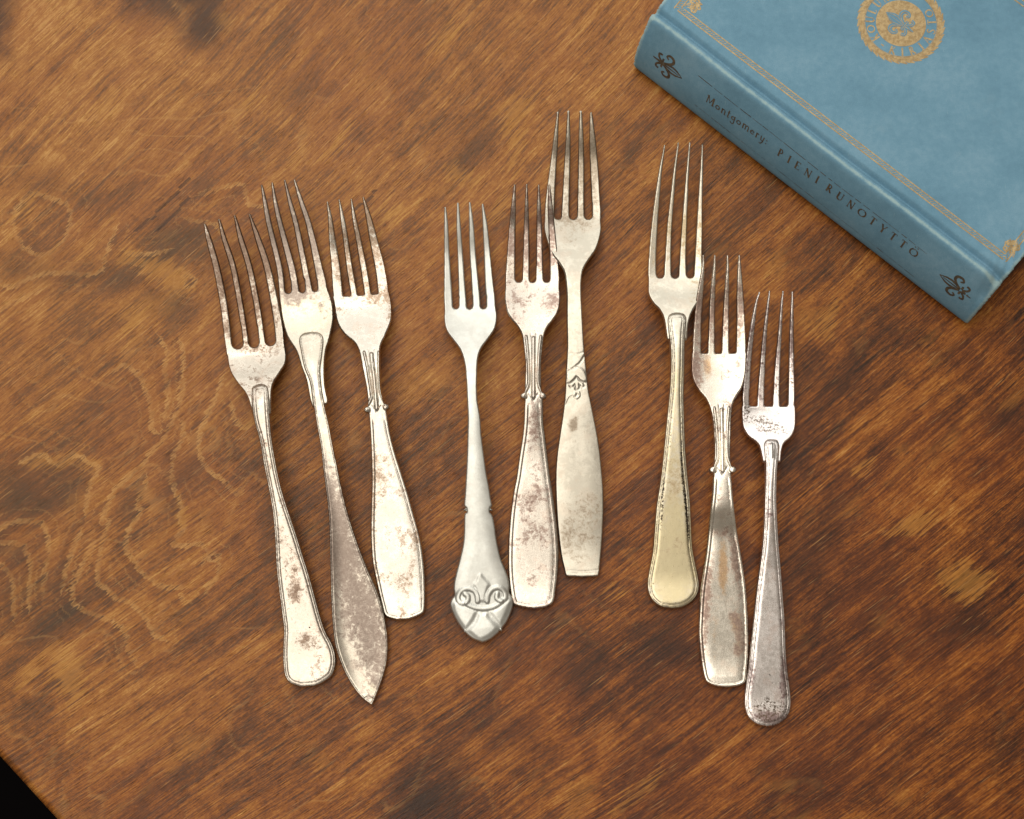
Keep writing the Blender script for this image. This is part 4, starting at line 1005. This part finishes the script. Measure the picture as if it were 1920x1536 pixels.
    handle = ([(1354,866),(1342,876),(1337,893),(1335,926),(1331.6,959.6),(1327,1004),(1323,1040),(1317,1081),(1312.8,1114.5),(1310,1158.8),(1309,1186),(1310.4,1206),(1312.8,1232.6),(1317,1259),(1321.7,1276),(1331,1283.8),(1346,1288.4),(1360,1289.5)],
              [(1354,866),(1366,876),(1370.8,893),(1373.7,926),(1380,981.7),(1385.8,1019),(1392.5,1059),(1398,1099),(1401.6,1147.7),(1403,1190),(1403,1226),(1400.4,1257),(1397.6,1278),(1388,1285.8),(1373,1289),(1360,1289.5)])
    m = silver("brown stained silver", (.80, .76, .665), .26, (.26, .185, .155), (.52, .40, .32), -.02, .42, .4, .7, 8., tint=(.62, .40, .21))
    make_fork("scroll-collared fork with orange-brown stained handle beside the yellowish fork", m, tines, head, handle, 'rim', ZK(.50, .755, arch=8., rz=5.2, nz=13.5, tip=14.5), slots='square', threads=(7.,),
              strokes=leaf_neck(1352, 766, 1354, 876, 11), circles=[(1335.6,882,7),(1373,882,7)], collar=(862, 892), tints=[(1355,1065,9,52,0,1.0),(1378,1165,12,18,0,.8),(1385,1210,10,34,0,.6),(1325,690,10,24,0,.7),(1340,1190,8,70,0,.3)],
              stains_and_reflections=[(1310,590,14,80,0,.62),(1334,580,12,80,0,.62),(1361,580,12,80,0,.62),(1387,580,14,80,0,.62),(1305,700,13,34,0,.8),(1370,760,16,20,0,.35),(1345,700,26,16,0,.2),(1352,1000,16,18,0,.4),(1328,1080,10,60,5,.6),(1377,1050,8,55,-5,.7),(1378,1160,12,18,0,.6),(1322,1160,10,60,0,.6),(1385,1210,12,34,0,.55),(1350,930,14,30,0,.22),(1316,1230,6,30,0,.4),(1345,1240,20,50,0,-.3),(1340,800,20,50,0,.25)], dome=.3, domew=22)
    # ---- 9
    tines = [[(1398,770,15),(1397.6,748,14),(1401.3,692.8,12),(1408.9,626.4,10),(1417.3,571,5.6),(1423,552,3.6),(1423.6,548,3.2)],
             [(1426,770,14.5),(1426,748,14),(1429,692.8,11.2),(1434,626.4,8.4),(1440,571,5.6),(1442.4,550,3.6),(1442.5,546,3.2)],
             [(1455,770,14),(1455,748,13),(1457,692.8,11),(1462,626.4,8),(1465.6,571,5.6),(1467.6,551,3.6),(1467.7,546.5,3.2)],
             [(1483,770,14),(1483,748,13),(1483.2,692.8,11.2),(1483.8,626.4,8.6),(1485,571,6),(1485.4,552,4),(1485.4,547.5,3.2)]]
    head = ([(1390.3,762),(1389.8,772.5),(1390.7,794.6),(1394.7,808),(1403.5,820),(1416,829),(1423.6,840),(1428.3,863),(1429.6,867),(1432.3,867.6)],
            [(1490,762),(1490.8,774),(1490.6,797),(1487.5,813),(1480,824),(1470.5,832),(1465.5,845.5),(1463.8,863),(1462.8,867.6),(1460,868)])
    handle = ([(1445.5,825.5),(1436,827),(1431,836),(1431.6,850),(1433.4,870),(1433.4,893),(1432.3,937.5),(1431,981.7),(1428,1026),(1422.4,1070),(1416.8,1114.5),(1412.4,1158.8),(1407.6,1205),(1403.5,1248),(1398,1281),(1394.7,1308),(1396,1330),(1404,1347.7),(1419,1358.8),(1437,1363)],
              [(1445.5,825.5),(1455,827),(1459.6,836),(1459,850),(1458.2,870),(1456.8,893),(1456,937.5),(1457.8,981.7),(1460.6,1026),(1464.4,1070),(1467.7,1114.5),(1471,1156),(1472.4,1190),(1473.8,1226),(1477,1262),(1481,1292),(1482.8,1321),(1477.7,1341),(1466,1354),(1452,1361),(1437,1363)])
    m = silver("pitted silver plate with black specks", (.84, .80, .77), .26, (.17, .12, .115), (.46, .37, .35), .0, .42, .5, .62, 9., pit=.95)
    make_fork("fork with black-pitted bowl and dark speckled rounded end, rightmost on the table", m, tines, head, handle, 'thread', ZK(.575, .735, arch=7.5), slots='square', threads=(3.6, 7.4),
              pits=[(1430,795,30,16,20,.9),(1465,808,22,8,15,.7),(1398,765,10,24,0,.7),(1430,700,7,40,0,.45),(1457,720,6,60,0,.5),(1484,710,5,60,0,.6),(1440,1332,34,24,0,1.0),(1476,1280,6,50,0,.5)],
              blacks=[(1442,1265,2.4,4,-20,.62),(1447,1280,2.6,3,-20,.55),(1434,1080,3,26,8,.35),(1467,1160,3,40,0,.35),(1458,600,3,20,0,.2),(1482,755,3,8,0,.4)],
              stains_and_reflections=[(1403,650,10,80,8,.5),(1430,640,10,90,6,.5),(1458,640,10,90,4,.5),(1484,630,10,90,0,.5),(1440,1345,34,14,0,.8),(1440,1180,22,90,0,-.25),(1468,1270,8,60,0,.75),(1408,1265,8,50,0,.45),(1442,960,6,60,0,.3),(1462,1130,6,40,0,.3)], dome=.45, domew=14,
              strokes=[([(1439,831),(1436,838),(1437,862)], 1.8, -.14, .6), ([(1451,831),(1454,838),(1453,862)], 1.8, -.14, .6), ([(1445,834),(1445,858)], 5, .25, .2)])
build_forks()
